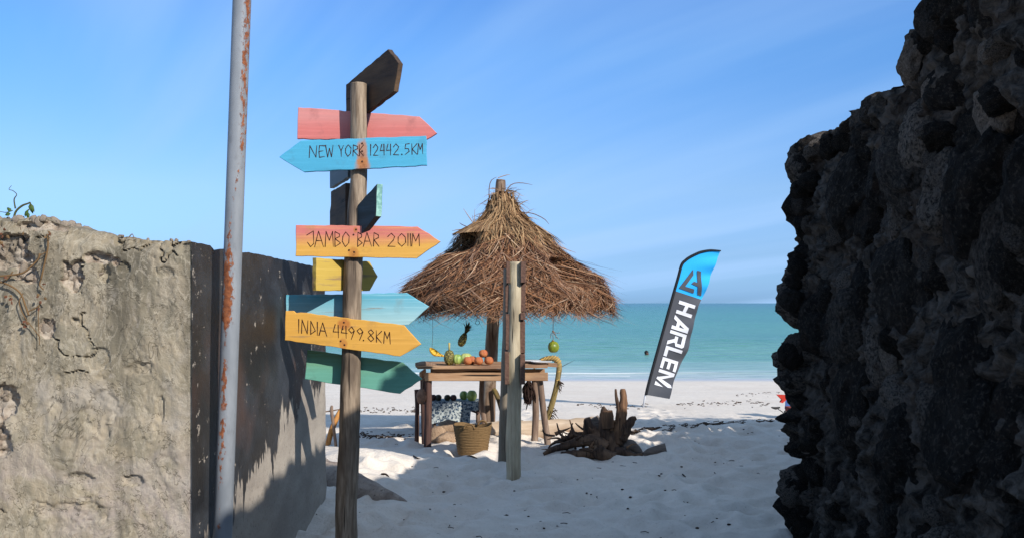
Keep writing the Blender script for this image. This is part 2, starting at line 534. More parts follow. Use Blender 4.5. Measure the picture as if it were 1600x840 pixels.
c = m.mix(m.ramp(m.noise(2.4, 4, .6, dist=.5), [(.56, 0), (.66, .5)]), c, col(196, 186, 172, .62))
c = m.mix(m.ramp(lap, [(.28, .6), (.38, 0)]), c, col(196, 184, 168, .62))
crackn = m.noise(3.2, 5, .7, dist=.4)
c = m.mix(m.ramp(crackn, [(.492, 0), (.500, .75), (.508, 0)]), c, col(80, 72, 60, .62))
m.base(c); m.bump(fin, .6, .010); m.bump(lap, .5, .016); m.bump(m.noise(110, 4, .7), .5, .004)

black_side = N('black_paint_material', 0.62, 0.3)
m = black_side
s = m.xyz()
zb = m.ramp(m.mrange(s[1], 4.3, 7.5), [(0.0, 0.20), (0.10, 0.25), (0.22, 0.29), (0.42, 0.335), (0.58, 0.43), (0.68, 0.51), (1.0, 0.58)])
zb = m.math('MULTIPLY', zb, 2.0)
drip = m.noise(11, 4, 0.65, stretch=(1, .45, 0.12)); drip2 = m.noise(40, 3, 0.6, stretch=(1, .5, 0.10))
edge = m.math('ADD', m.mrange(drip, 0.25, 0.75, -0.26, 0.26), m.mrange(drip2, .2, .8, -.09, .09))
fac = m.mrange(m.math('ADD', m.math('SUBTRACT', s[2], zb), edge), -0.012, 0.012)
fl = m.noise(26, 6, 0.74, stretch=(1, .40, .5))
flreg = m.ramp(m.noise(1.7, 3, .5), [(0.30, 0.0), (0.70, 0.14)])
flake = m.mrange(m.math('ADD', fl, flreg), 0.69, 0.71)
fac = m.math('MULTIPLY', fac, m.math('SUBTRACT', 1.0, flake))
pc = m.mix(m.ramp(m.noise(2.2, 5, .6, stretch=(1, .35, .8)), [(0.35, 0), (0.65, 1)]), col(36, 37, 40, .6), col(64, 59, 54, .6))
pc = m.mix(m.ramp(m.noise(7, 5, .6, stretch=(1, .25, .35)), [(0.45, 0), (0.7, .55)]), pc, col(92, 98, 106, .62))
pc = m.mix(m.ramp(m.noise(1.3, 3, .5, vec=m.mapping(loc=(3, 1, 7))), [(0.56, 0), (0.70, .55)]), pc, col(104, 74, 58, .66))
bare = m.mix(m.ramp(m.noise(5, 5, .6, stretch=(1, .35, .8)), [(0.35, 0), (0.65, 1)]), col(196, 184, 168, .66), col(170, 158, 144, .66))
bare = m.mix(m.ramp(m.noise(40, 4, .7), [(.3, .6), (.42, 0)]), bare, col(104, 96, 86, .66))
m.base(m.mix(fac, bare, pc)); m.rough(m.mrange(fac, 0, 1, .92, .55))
m.bump(m.noise(40, 5, .7), .6, .008); m.bump(fac, .6, .006); m.bump(m.noise(9, 5, .65, stretch=(1, .3, .7)), .35, .015)

def Hleft_front(x):       # top height along the front
    px = x * FPX / WY + 800
    base = np.interp(px, [-2500, -200, 0, 60, 95, 130, 200, 300], [2.02, 1.99, 1.965, 1.97, 1.935, 1.905, 1.885, 1.87])
    return base
CHIPS = [(14, 392, 34, 30, .050), (40, 430, 20, 14, .030), (115, 430, 20, 28, .042), (158, 403, 24, 9, .032), (162, 425, 10, 15, .026), (180, 408, 8, 8, .028), (194, 418, 10, 9, .02),
         (73, 512, 15, 17, .027), (4, 625, 22, 34, .036), (0, 685, 18, 28, .034), (130, 745, 22, 10, .014), (210, 750, 18, 11, .016), (160, 640, 26, 40, .010), (255, 425, 14, 8, .012), (150, 560, 24, 16, .012), (250, 640, 7, 22, .014),
         (110, 800, 60, 24, .010), (215, 575, 24, 12, .012), (60, 352, 60, 8, .03)]
us = np.concatenate([np.linspace(-9, -2.6, 40), np.arange(-2.59, WX - .004, 0.0075), [WX]])
nz = 215
tt = np.concatenate([np.linspace(0, .23, 8), np.linspace(.236, 1, nz)])
U, T = np.meshgrid(us, tt, indexing='ij')
Hh = Hleft_front(us) + 0.012 * fbm(np.stack([us * 6, us * 0, us * 0 + 4], 1), 4) + 0.018 * np.abs(fbm(np.stack([us * 14, us * 0, us * 0 + 9], 1), 3))
Hh[-1] = 1.868
Zf = T * Hh[:, None]
p3 = np.stack([U.ravel(), np.zeros(U.size), Zf.ravel()], 1)
PX = U.ravel() * FPX / WY + 800; PY = 473 - (Zf.ravel() - CAM_H) * FPX / WY
chip_ = np.zeros(U.size); dep = np.zeros(U.size)
nn = fbm(p3 * 9 + 2, 4); nn2 = fbm(p3 * 26 + 5, 4)
for (cx_, cy_, rx, ry, d) in CHIPS:
    q = np.sqrt(((PX - cx_) / rx) ** 2 + ((PY - cy_) / ry) ** 2) + 0.8 * nn + .4 * nn2
    w = 1 - sstep(q, 0.86, .98)
    chip_ = np.maximum(chip_, w * (d > .026)); dep = np.maximum(dep, w * d)
trowel = 0.007 * fbm(p3 * 2.6, 3) + 0.006 * fbm(p3 * np.array([9, 1, 5]) + 7, 4) + (.0008 + .0045 * sstep(fbm(p3 * np.array([3.2, 1, 1.6]) + 21, 3), -.05, .25)) * fbm(p3 * 24, 4, .62)
rdg = np.maximum(0, fbm(p3 * np.array([6, 1, 3.2]) + 31, 4, ridged=True) - .34) * .014
_lap = fbm(p3 * np.array([4.5, 1, 2.6]) + 60, 3)                 # overlapping trowel laps with crisp lips
_saw = (_lap * 5) % 1.0
rdg = rdg + .0055 * _saw * (1 - sstep(_saw, .93, 1.0)) * sstep(np.abs(_lap), .03, .1)
_pit = fbm(p3 * 38 + 11, 3); _zone = sstep(fbm(p3 * np.array([2.6, 1, 1.2]) + 90, 3), -.02, .22)
rdg = rdg - .007 * sstep(_pit, .22, .40) * _zone        # trowel lips
crk = np.clip(1 - np.abs(fbm(p3 * np.array([3.2, 1, 3.2]) + 50, 4)) / .018, 0, 1) * (perlin(p3 * 2.2 + 70) > .10) * .03
ew = sstep(WX - U.ravel(), 0.0, 0.06)
topw = sstep(T.ravel(), .965, 1.0)
Yf = WY - (trowel + rdg) * ew + (dep * (1 + .9 * nn2)) * ew + crk * ew + topw * (.03 + .03 * np.abs(nn2)) * ew
front = np.stack([U.ravel(), Yf, Zf.ravel()], 1)
nv = len(tt)
# over the top and down the back
TH = .36
backs = []
for (dy, zz_) in ((.05, 0.012), (.16, .02), (.28, .0), (TH, -.02), (TH, None)):
    hz = Hh + (zz_ if zz_ is not None else 0) + .012 * fbm(np.stack([us * 9, us * 0 + dy * 20, us * 0], 1), 3)
    hz = hz - (.10 if dy > .1 else .012) * sstep(us, -1.85, -1.6)
    if zz_ is None: hz = hz * 0
    backs.append(np.stack([us, np.full_like(us, WY + dy), hz], 1))
allv = np.concatenate([front.reshape(len(us), nv, 3)] + [b[:, None, :] for b in backs], 1)
lw = thing('plaster_wall', 'rough beige plastered boundary wall whose passage side is painted black', 'wall', (WX - 1.5, WY, 0))
fo = obj('front_face', (allv.reshape(-1, 3), grid_faces(len(us), nv + len(backs))), plaster_front.m, lw, loc=(WX - 1.5, WY, 0), smooth=True)
fo.data.set_sharp_from_angle(angle=R(55))
tag(fo, 'rough olive beige plaster with broken patches that show pinkish coral')
def fattr(me, name, vals):
    a = me.attributes.new(name, 'FLOAT', 'POINT'); a.data.foreach_set('value', np.asarray(vals, np.float32))
nb = len(backs)
fattr(fo.data, 'chip', np.concatenate([chip_.reshape(len(us), nv), np.zeros((len(us), nb))], 1).ravel())
fattr(fo.data, 'top', np.concatenate([topw.reshape(len(us), nv), np.ones((len(us), nb))], 1).ravel())
# passage side
ds = np.concatenate([np.linspace(WY - .012, WEND, 240)])
tz = np.linspace(0, 1, 130)
DU, TT = np.meshgrid(ds, tz, indexing='ij')
Hs = np.interp(ds, [4.3, 4.55, 4.62, 4.72, 5.4, 6.3, 7.0, 7.5], [1.872, 1.872, 1.85, 1.866, 1.875, 1.87, 1.865, 1.86]) + .01 * fbm(np.stack([ds * 7, ds * 0, ds * 0 + 2], 1), 4)
Zs = TT * Hs[:, None]
end_w = 0.05 * fbm(np.stack([Zs.ravel() * 0, Zs.ravel() * 3.1, Zs.ravel() * 0 + 5], 1), 4)
p3 = np.stack([np.zeros(DU.size), DU.ravel(), Zs.ravel()], 1)
disp = .007 * fbm(p3 * 1.6 + 3, 2) + .0012 * fbm(p3 * 7, 3) + .03 * np.maximum(0, fbm(p3 * 2.4 + 9, 3)) * sstep(DU.ravel(), 6.3, 7.0)
wst = sstep(DU.ravel(), 4.3, 4.4)
Xs = WX + disp * wst
Ys = DU.ravel() + end_w * sstep(DU.ravel(), 6.9, 7.5)
Xs = Xs - .05 * sstep(DU.ravel(), 7.3, 7.5) ** 2
side = np.stack([Xs, Ys, Zs.ravel()], 1).reshape(len(ds), len(tz), 3)
ext = []
for (dx, z_) in ((-.04, -.006), (-.18, -.004), (-TH, -.01), (-TH, None)):
    hz = Hs + z_ if z_ is not None else Hs * 0
    ext.append(np.stack([np.full_like(ds, WX + dx), np.maximum(side[:, -1, 1], WY + (.012 if dx > -.1 else .09)), hz - (.03 if dx < -.1 else 0)], 1))
# end closing rows: repeat last section squeezed to the middle
sv = np.concatenate([side] + [e[:, None, :] for e in ext], 1)
last = sv[-1].copy(); mid_ = last.copy(); mid_[:, 0] = WX - .18; mid_[:, 1] += .015
sv = np.concatenate([sv, (last * .6 + mid_ * .4)[None], mid_[None]], 0)
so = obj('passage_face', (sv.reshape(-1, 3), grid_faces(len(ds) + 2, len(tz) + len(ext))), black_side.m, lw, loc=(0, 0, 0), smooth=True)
so.location = Vector((0, 0, 0)) - WLOC[lw.name]
so.data.set_sharp_from_angle(angle=R(50))
tag(so, 'black painted side with drips along its lower edge and flaking specks')

# coral stones laid bare in the broken plaster and on the wall's top
def rock_mesh(name, sub, seed, amp=.34, pit=.12, m=None, facets=7):
    V, F = ico(sub)
    rg = np.random.default_rng(int(seed) + 300)
    S = V.copy()
    for _ in range(facets):                  # broken faces
        n_ = rg.normal(size=3); n_ /= np.linalg.norm(n_); dd = rg.uniform(.62, .90)
        V = V - np.maximum(0, V @ n_ - dd)[:, None] * n_ * .85
    V = V * 1.15 * np.array([1, rg.uniform(.8, 1.05), rg.uniform(.75, 1.0)])
    d = 1 + amp * .5 * fbm(V * 1.4 + seed * 7.7, 3) + .15 * fbm(V * 3.1 + seed * 3, 4)
    for _ in range(30):                      # the pits that coral leaves
        n_ = rg.normal(size=3); n_ /= np.linalg.norm(n_); w_ = rg.uniform(.07, .24)
        e = np.linalg.norm(S - n_, axis=1) / w_
        d = d - pit * 1.5 * w_ / .2 * np.exp(-e ** 2) + pit * .35 * np.exp(-(e - 1.5) ** 2 * 4)
    return make_mesh(name, V * d[:, None], F, m, True)
pm = N('coral_chip_material', .95, .1)
pn = pm.noise(9, 5, .65); rr_ = pm.objrand()
c = pm.mix(pm.ramp(pn, [(.38, 0), (.62, 1)]), col(204, 192, 174, .60), col(170, 150, 132, .60))
c = pm.mix(pm.math('MULTIPLY', rr_, .6), c, col(150, 136, 118, .68))
c = pm.mix(pm.ramp(pm.noise(24, 4, .6), [(.30, .9), (.42, 0)]), c, col(84, 74, 64, .68))
pm.base(c); pm.bump(pn, .6, .02)
chip_rocks = [rock_mesh('stone', 3, 40 + k, m=pm.m, facets=14) for k in range(6)]
k = 0
for (cx_, cy_, rx, ry, d) in CHIPS:
    if d < .024: continue
    cnt = 1 + int(rx * ry / 260)
    for _ in range(min(cnt, 5)):
        px = cx_ + random.uniform(-.6, .6) * rx; py = cy_ + random.uniform(-.6, .6) * ry
        q = P(px, py, WY + d * .95)
        s_ = random.uniform(.014, .030) * (1.2 if d > .04 else .8)
        if py < 356: q.z += .01
        inst('stone', chip_rocks[k % 6], lw, q, (random.random() * 6, random.random() * 6, random.random() * 6), (s_ * 1.3, s_ * .55, s_ * 1.1)); k += 1
for j in range(46):
    px = random.uniform(-60, 290) if j > 26 else random.uniform(-20, 100)
    x = (px - 800) / FPX * WY
    s_ = random.uniform(.008, .019) * (1.3 if px < 100 else .7)
    q = Vector((x, WY + random.uniform(.03, .30), float(Hleft_front(np.array([x]))[0]) + .010))
    inst('stone', chip_rocks[k % 6], lw, q, (random.random() * 6, random.random() * 6, random.random() * 6), (s_, s_, s_ * .7)); k += 1

# ------------------------------------------------------------------ right coral wall
RX = 1.98; REND = 6.72
rk = N('coral_rock_material', .96, .12)
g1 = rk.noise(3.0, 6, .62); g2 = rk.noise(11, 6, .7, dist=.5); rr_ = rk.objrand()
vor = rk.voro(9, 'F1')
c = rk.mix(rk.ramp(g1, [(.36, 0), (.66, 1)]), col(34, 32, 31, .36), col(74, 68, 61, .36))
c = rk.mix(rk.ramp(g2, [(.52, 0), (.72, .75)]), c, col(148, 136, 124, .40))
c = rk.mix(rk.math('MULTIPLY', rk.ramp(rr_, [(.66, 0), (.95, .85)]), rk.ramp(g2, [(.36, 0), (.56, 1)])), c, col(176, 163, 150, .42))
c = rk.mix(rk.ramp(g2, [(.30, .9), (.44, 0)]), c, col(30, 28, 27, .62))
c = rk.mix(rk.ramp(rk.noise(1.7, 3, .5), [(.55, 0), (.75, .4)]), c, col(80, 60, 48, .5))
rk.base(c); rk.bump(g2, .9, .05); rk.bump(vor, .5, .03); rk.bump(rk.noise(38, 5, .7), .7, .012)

def Hr(d):
    return np.interp(d, [-30, -1, 2, 3.9, 4.42, 4.55, 4.85, 4.95, 5.6, 6.0, 6.7], [3.5, 3.5, 3.62, 3.6, 3.15, 3.0, 2.93, 2.72, 2.70, 2.68, 2.64])
dr = np.concatenate([np.linspace(-30, -1, 20), np.linspace(-.8, 2.8, 40), np.linspace(2.85, REND - .12, 290)])
tr = np.linspace(0, 1, 230)
DU, TT = np.meshgrid(dr, tr, indexing='ij')
Hv = Hr(dr) + .05 * fbm(np.stack([dr * 3, dr * 0, dr * 0], 1), 4)
Zr = TT * Hv[:, None]
p3 = np.stack([np.zeros(DU.size), DU.ravel(), Zr.ravel()], 1)
dsp = .13 * fbm(p3 * 2.0, 4) + .11 * fbm(p3 * 4.5 + 3, 4, ridged=True) + .06 * fbm(p3 * 12, 4, .6)
Xr = RX + .07 - dsp + .03 * TT.ravel()
wall_v = np.stack([Xr, DU.ravel(), Zr.ravel()], 1).reshape(len(dr), len(tr), 3)
ext = []
for (dx, dz) in ((.2, .03), (.4, .04), (.62, -.03), (.66, None)):
    hz = Hv + dz + .05 * fbm(np.stack([dr * 4, dr * 0 + dx * 9, dr * 0], 1), 3) if dz is not None else Hv * 0
    ext.append(np.stack([np.full_like(dr, RX + dx), dr, hz], 1))
sv = np.concatenate([wall_v] + [e[:, None, :] for e in ext], 1)
ends = []
last = sv[-1]
for f, dy in ((.25, .06), (.6, .10), (1.0, .11)):
    q = last.copy(); q[:, 0] = last[:, 0] * (1 - f) + (RX + .33) * f; q[:, 1] = REND - .12 + dy
    q[:, 1] += .05 * fbm(np.stack([q[:, 0] * 6, q[:, 2] * 5, q[:, 2] * 0 + 2], 1), 3)
    ends.append(q[None])
sv = np.concatenate([sv] + ends, 0)
rw = thing('coral_wall', 'tall dark ruined wall of rough coral stones in deep shade', 'wall', (RX + .3, 4, 0))
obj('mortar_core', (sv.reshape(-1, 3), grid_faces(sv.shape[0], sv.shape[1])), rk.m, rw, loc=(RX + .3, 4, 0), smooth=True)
# the same ruin turns away from the passage at its broken end
_x = np.linspace(RX + .5, 9.5, 90); _t = np.linspace(0, 1, 30)
_H = np.interp(_x, [2.4, 3.0, 3.4, 5, 7, 9.5], [2.55, 2.65, 3.2, 3.35, 3.3, 3.2]) + .08 * fbm(np.stack([_x * 2.4, _x * 0, _x * 0 + 6], 1), 4)
_XX, _TT = np.meshgrid(_x, _t, indexing='ij'); _ZZ = _TT * _H[:, None]
_q = np.stack([_XX.ravel(), _ZZ.ravel() * 0, _ZZ.ravel()], 1); _d = .08 * fbm(_q * 2.2, 4) + .06 * fbm(_q * 6, 3)
_f = np.stack([_XX.ravel(), REND - .05 + _d, _ZZ.ravel()], 1).reshape(90, 30, 3)
_b = _f[:, ::-1].copy(); _b[..., 1] = REND - .5 - .4 * (_b[..., 1] - REND)
_s = np.concatenate([_f, _b], 1)
_e0 = _s[-1:].copy(); _e0[..., 1] = REND - .3
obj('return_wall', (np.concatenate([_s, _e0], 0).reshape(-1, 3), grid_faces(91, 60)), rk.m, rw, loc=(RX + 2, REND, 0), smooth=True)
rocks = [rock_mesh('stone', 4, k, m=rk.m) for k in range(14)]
cnt = 0
def rstone(x, y, z, sx, sy, sz, src=None):
    global cnt
    o = inst('stone', rocks[cnt % 14] if src is None else rocks[src], rw, (x, y, z), (random.uniform(-.5, .5), random.uniform(-.5, .5), random.uniform(0, 6.28) if sx == sy else random.uniform(-.3, .3)), (sx, sy, sz))
    cnt += 1
    return o
# the stones of the passage side: big ones first, small ones wedged between
_big = []
z = 0.10; row = 0
while z < 3.3:
    d = 3.30 + (row % 2) * .21
    while d < REND - .20:
        dd, zz_ = d + random.uniform(-.10, .10), z + random.uniform(-.08, .08)
        if zz_ < float(Hr(np.array([dd]))[0]) - .14:
            s_ = random.choice((.12, .14, .17, .20, .24))
            o = rstone(RX + .13 - random.uniform(-.05, .06), dd, zz_, s_ * random.uniform(.6, .85), s_ * random.uniform(.9, 1.3), s_ * random.uniform(.75, 1.15))
            o.rotation_euler = (random.uniform(0, 6.28), random.uniform(-.3, .3), random.choice((0, 3.14)) + random.uniform(-.3, .3)); _big.append((dd, zz_))
        d += random.uniform(.30, .46)
    z += random.uniform(.27, .34); row += 1
for _ in range(95):
    dd, zz_ = random.uniform(3.35, REND - .1), random.uniform(.02, 3.1)
    if zz_ > float(Hr(np.array([dd]))[0]) - .06: continue
    s_ = random.uniform(.045, .095)
    o = rstone(RX + .06 - random.uniform(-.02, .06), dd, zz_, s_ * .9, s_ * 1.15, s_)
    o.rotation_euler = (random.uniform(0, 6.28), random.uniform(0, 6.28), random.uniform(0, 6.28))
# the stones of the broken end, seen in outline against sand, sea and sky
PXM = REND / FPX
ENDS = [(262, 1237, 46, 60), (335, 1236, 48, 60), (374, 1250, 20, 40), (395, 1240, 22, 50), (428, 1229, 30, 60), (468, 1219, 40, 60), (490, 1221, 14, 40), (517, 1264, 20, 40), (556, 1218, 34, 62), (594, 1222, 32, 60), (626, 1236, 24, 50), (652, 1222, 13, 44), (676, 1229, 22, 50), (698, 1234, 18, 50), (720, 1257, 22, 40), (762, 1221, 34, 60), (800, 1222, 34, 60), (835, 1240, 28, 60), (868, 1244, 26, 60)]
end_rocks = [rock_mesh('stone', 4, 90 + k, amp=.30, pit=.10, m=rk.m, facets=2) for k in range(5)]
for (cy_, lx, ry, rx) in ENDS:
    sx = rx * PXM; sz = ry * PXM
    o = rstone(*P(lx + rx * 1.04, cy_, REND - .12), sx, .17, sz * 1.10); o.data = end_rocks[cnt % 5]
    o.rotation_euler = (random.uniform(-.15, .15), random.uniform(-.1, .1), random.choice((0, 3.14)))
CONT = [(220, 1240), (300, 1236), (350, 1240), (380, 1258), (395, 1240), (430, 1228), (460, 1217), (495, 1222), (515, 1262), (530, 1222), (560, 1216), (600, 1221), (618, 1232), (640, 1234), (652, 1222), (665, 1236), (690, 1236), (712, 1256), (735, 1252), (750, 1228), (775, 1219), (805, 1221), (830, 1240), (870, 1244)]
for y_ in range(232, 862, 17):
    if 500 < y_ < 528: continue
    r_ = random.uniform(13, 22); x_ = float(np.interp(y_, [a for a, b in CONT], [b for a, b in CONT]))
    o = rstone(*P(x_ + r_ * 1.12, y_ + random.uniform(-5, 5), REND - .12 + random.uniform(-.10, .06)), r_ * PXM, r_ * PXM, r_ * PXM * 1.1); o.data = end_rocks[cnt % 5]
for (px, py, D, a, b, c_) in ((1320, 300, 5.7, .16, .30, .26), (1400, 440, 5.0, .15, .30, .30), (1500, 560, 4.3, .14, .26, .30), (1330, 620, 5.6, .16, .32, .30), (1440, 230, 4.75, .13, .24, .20), (1560, 400, 4.0, .12, .22, .28), (1420, 700, 4.9, .15, .28, .22), (1560, 720, 4.0, .12, .20, .30)):
    q = P(px, py, D); o = rstone(RX + .10, q.y, q.z, a, b, c_); o.data = end_rocks[cnt % 5]; o.rotation_euler = (random.uniform(0, 6.28), random.uniform(-.2, .2), 0)
# the stones along its top
d = 4.98
while d < 6.65:
    s_ = random.uniform(.055, .085)
    rstone(RX + .08 + random.uniform(-.02, .05), d, float(Hr(np.array([d]))[0]) - .045 + random.uniform(-.015, .015), s_ * 1.2, s_ * 1.2, s_)
    d += random.uniform(.09, .15)
def pale_stone(px, py, D, sx, sy, sz, src):
    o = rstone(*P(px, py, D), sx, sy, sz, src)
    o.data = pale_rocks[src]
    o['label'] = 'pale grey stone in the dark wall'
pk = N('pale_coral_material', .96, .12); pk.m.name = 'pale_coral_material'
g2 = pk.noise(9, 6, .7, dist=.5); g3 = pk.noise(30, 5, .7)
c = pk.mix(pk.ramp(g2, [(.36, 0), (.62, 1)]), col(92, 84, 76, .6), col(176, 160, 144, .6)); c = pk.mix(pk.ramp(g3, [(.30, .8), (.44, 0)]), c, col(44, 40, 38, .6))
pk.base(c); pk.bump(g2, .9, .04); pk.bump(g3, .7, .012)
pale_rocks = {}
for q_ in (3, 5, 8, 9, 11):
    me_ = rocks[q_].copy(); me_.materials[0] = pk.m; pale_rocks[q_] = me_
pale_stone(1424, 96, 4.72, .075, .11, .125, 3)      # the pale stone that juts out of the step
pale_stone(1478, 132, 4.5, .07, .13, .075, 5)
pale_stone(1537, 285, 4.05, .08, .10, .13, 8)
pale_stone(1562, 172, 4.0, .08, .12, .14, 9)
pale_stone(1552, 78, 3.98, .05, .06, .06, 11)
pale_stone(1440, 300, 4.75, .05, .07, .06, 11)
pale_stone(1395, 560, 5.1, .06, .09, .12, 5)
rstone(*P(1448, 70, 4.65), .09, .12, .10)
rstone(*P(1470, 28, 4.5), .10, .12, .12)
rstone(*P(1490, -10, 4.42), .10, .12, .14)
rstone(*P(1455, 120, 4.7), .10, .14, .10)
# ------------------------------------------------------------------ metal pole
pm_ = N('galvanised_material', .6, .25, .0)
m = pm_
s = m.xyz()
nz1 = m.noise(30, 5, .65, stretch=(1, 1, .35)); nz2 = m.noise(7, 4, .6, stretch=(1, 1, .3))
c = m.mix(m.ramp(nz2, [(.35, 0), (.65, 1)]), col(122, 127, 132), col(152, 156, 160))
c = m.mix(m.ramp(nz1, [(.3, .5), (.45, 0)]), c, col(112, 114, 118))
xc = m.mrange(s[2], 1.95, 2.3, -.008, .034)
dens = m.ramp(m.math('DIVIDE', s[2], 4.0), [(0.0, .1), (.17, .08), (.20, .42), (.32, .48), (.34, .2), (.365, .32), (.38, .82), (.455, .72), (.47, .3), (.53, .16), (.58, .36), (.75, .5), (1.0, .4)])
off = m.math('ABSOLUTE', m.math('SUBTRACT', s[0], xc))
msk = m.math('SUBTRACT', m.math('ADD', m.mrange(m.noise(55, 6, .72, stretch=(1, 1, .5)), .25, .75, 0, .78), m.math('MULTIPLY', dens, .62)), m.math('MULTIPLY', off, 13.0))
rust = m.mrange(msk, .56, .66)
rc = m.mix(m.ramp(m.noise(50, 4, .6), [(.35, 0), (.65, 1)]), col(168, 102, 64), col(112, 64, 44))
m.base(m.mix(rust, c, rc)); m.rough(m.mrange(rust, 0, 1, .45, .9))
m.bump(rust, .5, .003)
PB = P(348, 840, 4.5); PT = P(378, 0, 4.5)
tilt = math.atan2(PT.x - PB.x, PT.z - PB.z)
x0 = PB.x - PB.z * math.tan(tilt)
o = obj('metal_pole', tube([(0, 0, z) for z in np.linspace(-.3, 4.6, 30)], .0425, 28), pm_.m, loc=(x0, 4.5, 0), smooth=True, rot=(0, tilt, 0), local=True)
tag(o, 'slim galvanised pole with orange rust stains standing against the black painted wall', 'pole')

# ------------------------------------------------------------------ signpost
SD0 = 5.95
sp = thing('signpost', 'weathered wooden signpost nailed with colourful arrow boards pointing many ways', 'signpost', (P(538, 876, SD0).x, SD0, 0))
post_w = wood('post_wood', (186, 166, 142), (120, 102, 84), (94, 80, 68), 'z', 18, bump=1.0)
PL = [(537, 905, 17), (540, 860, 17), (541, 800, 17), (543, 740, 16.5), (545, 680, 15.8), (547, 620, 15.2), (549, 560, 14.6), (550, 500, 14), (550, 450, 14), (553, 400, 14.2), (556, 350, 14.2), (559, 300, 13), (561, 250, 12.4), (561, 200, 12.4), (560.5, 150, 12.6), (560.5, 131, 12.4)]
obj('post', tube([P(a, b, SD0) for a, b, _ in PL], [r * SD0 / FPX for *_, r in PL], 26, n=110, wob=.22, seed=2, fs=16, ls=3.0), post_w, sp, smooth=True)

def board_mat(name, c1, c2=None, zspan=(0, 1), rust=None, worn=.5, split=(.35, .65)):
    m = N(name, .62, .28)
    s = m.xyz()
    g = m.noise(26, 6, .65, stretch=(.07, 1, 1), dist=.3); g2 = m.noise(4.5, 4, .6, stretch=(.3, 1, 1)); g3 = m.noise(12, 5, .65, stretch=(.12, 1, 1))
    c = col(*c1)
    if c2:
        t = m.mrange(s[2], zspan[0], zspan[1])
        t = m.math('ADD', t, m.mrange(g2, .3, .7, -.13, .13))
        c = m.mix(m.ramp(t, [(split[0], 0), (split[1], 1)]), c, col(*c2))
    c = m.mix(m.ramp(g2, [(.35, 0), (.75, .35)]), c, tuple(x * .72 for x in col(*c1)[:3]) + (1,))
    c = m.mix(m.ramp(g, [(.28, .35), (.42, 0)]), c, tuple(x * .45 for x in col(*c1)[:3]) + (1,))
    brush = m.noise(60, 4, .6, stretch=(.03, 1, 1)); blot = m.noise(7, 5, .68)
    c = m.mix(m.ramp(brush, [(.52, 0), (.66, .28)]), c, tuple(min(1, x * 1.35 + .04) for x in col(*c1)[:3]) + (1,))
    c = m.mix(m.ramp(blot, [(.57, 0), (.72, .5)]), c, tuple(x * .5 + .03 for x in col(*c1)[:3]) + (1,))
    wr = m.ramp(m.math('ADD', m.math('MULTIPLY', g3, .6), m.math('MULTIPLY', g, .4)), [(.64 - .10 * worn, 0), (.69 - .10 * worn, .8)])
    c = m.mix(wr, c, col(150, 124, 96))
    if rust:
        for (rx, rz, sx, sz, st) in rust:
            q = m.math('ADD', m.math('POWER', m.math('DIVIDE', m.math('SUBTRACT', s[0], rx), sx), 2.0), m.math('POWER', m.math('DIVIDE', m.math('SUBTRACT', s[2], rz), sz), 2.0))
            q = m.math('ADD', q, m.mrange(m.noise(24, 4, .65), .2, .8, -.5, .5))
            c = m.mix(m.math('MULTIPLY', m.mrange(q, 1.35, .35, 0, 1, True), st), c, col(196, 124, 58))
            c = m.mix(m.math('MULTIPLY', m.mrange(q, .22, -.2, 0, 1, True), st * .8), c, col(112, 60, 34))
    m.base(c); m.bump(g, .35, .003); m.bump(wr, -.4, .003)
    return m.m

def board(name, label, poly, thick, m, loc, rot=0.0, jit=.0025, seg=.035):
    """a sawn board: outline in its own plane, slightly uneven edges, rounded arrises"""
    rnd = random.Random(name + label)
    out = []
    n = len(poly)
    for i in range(n):
        a = Vector(poly[i]); b = Vector(poly[(i + 1) % n]); k = max(1, int((b - a).length / seg))
        for j in range(k):
            q = a.lerp(b, j / k)
            if j: q = q + Vector((rnd.uniform(-jit, jit), rnd.uniform(-jit, jit)))
            out.append(q)
    area = sum(out[i].x * out[(i + 1) % len(out)].y - out[(i + 1) % len(out)].x * out[i].y for i in range(len(out)))
    if area < 0: out.reverse()
    bm = bmesh.new()
    fr = [bm.verts.new((q.x, -thick / 2, q.y)) for q in out]; bk = [bm.verts.new((q.x, thick / 2, q.y)) for q in out]
    bm.faces.new(fr); bm.faces.new(list(reversed(bk)))
    for i in range(len(out)):
        j = (i + 1) % len(out); bm.faces.new((fr[j], fr[i], bk[i], bk[j]))
    bmesh.ops.recalc_face_normals(bm, faces=bm.faces)
    rim = [e for e in bm.edges if abs(e.verts[0].co.y - e.verts[1].co.y) < 1e-6]
    bmesh.ops.bevel(bm, geom=rim, offset=.0022, segments=1, affect='EDGES')
    bmesh.ops.triangulate(bm, faces=[f for f in bm.faces if len(f.verts) > 4])
    bm.verts.index_update()
    V = [v.co.copy() for v in bm.verts]; F = [tuple(v.index for v in f.verts) for f in bm.faces]
    bm.free()
    o = obj(name, (V, F), m, sp, loc=loc, rot=(0, 0, rot) if rot else None, local=True)
    o['label'] = label
    return o

def pxboard(name, label, pix, D, thick, mfun):
    cx_ = sum(p[0] for p in pix) / len(pix); cy_ = sum(p[1] for p in pix) / len(pix)
    c0 = P(cx_, cy_, D)
    poly = [((P(a, b, D) - c0).x, (P(a, b, D) - c0).z) for a, b in pix]
    zs = [q[1] for q in poly]
    o = board(name, label, poly, thick, mfun(min(zs), max(zs), c0), c0)
    return o, c0

def local(c0, D, a, b):
    q = P(a, b, D) - c0; return q.x, q.z

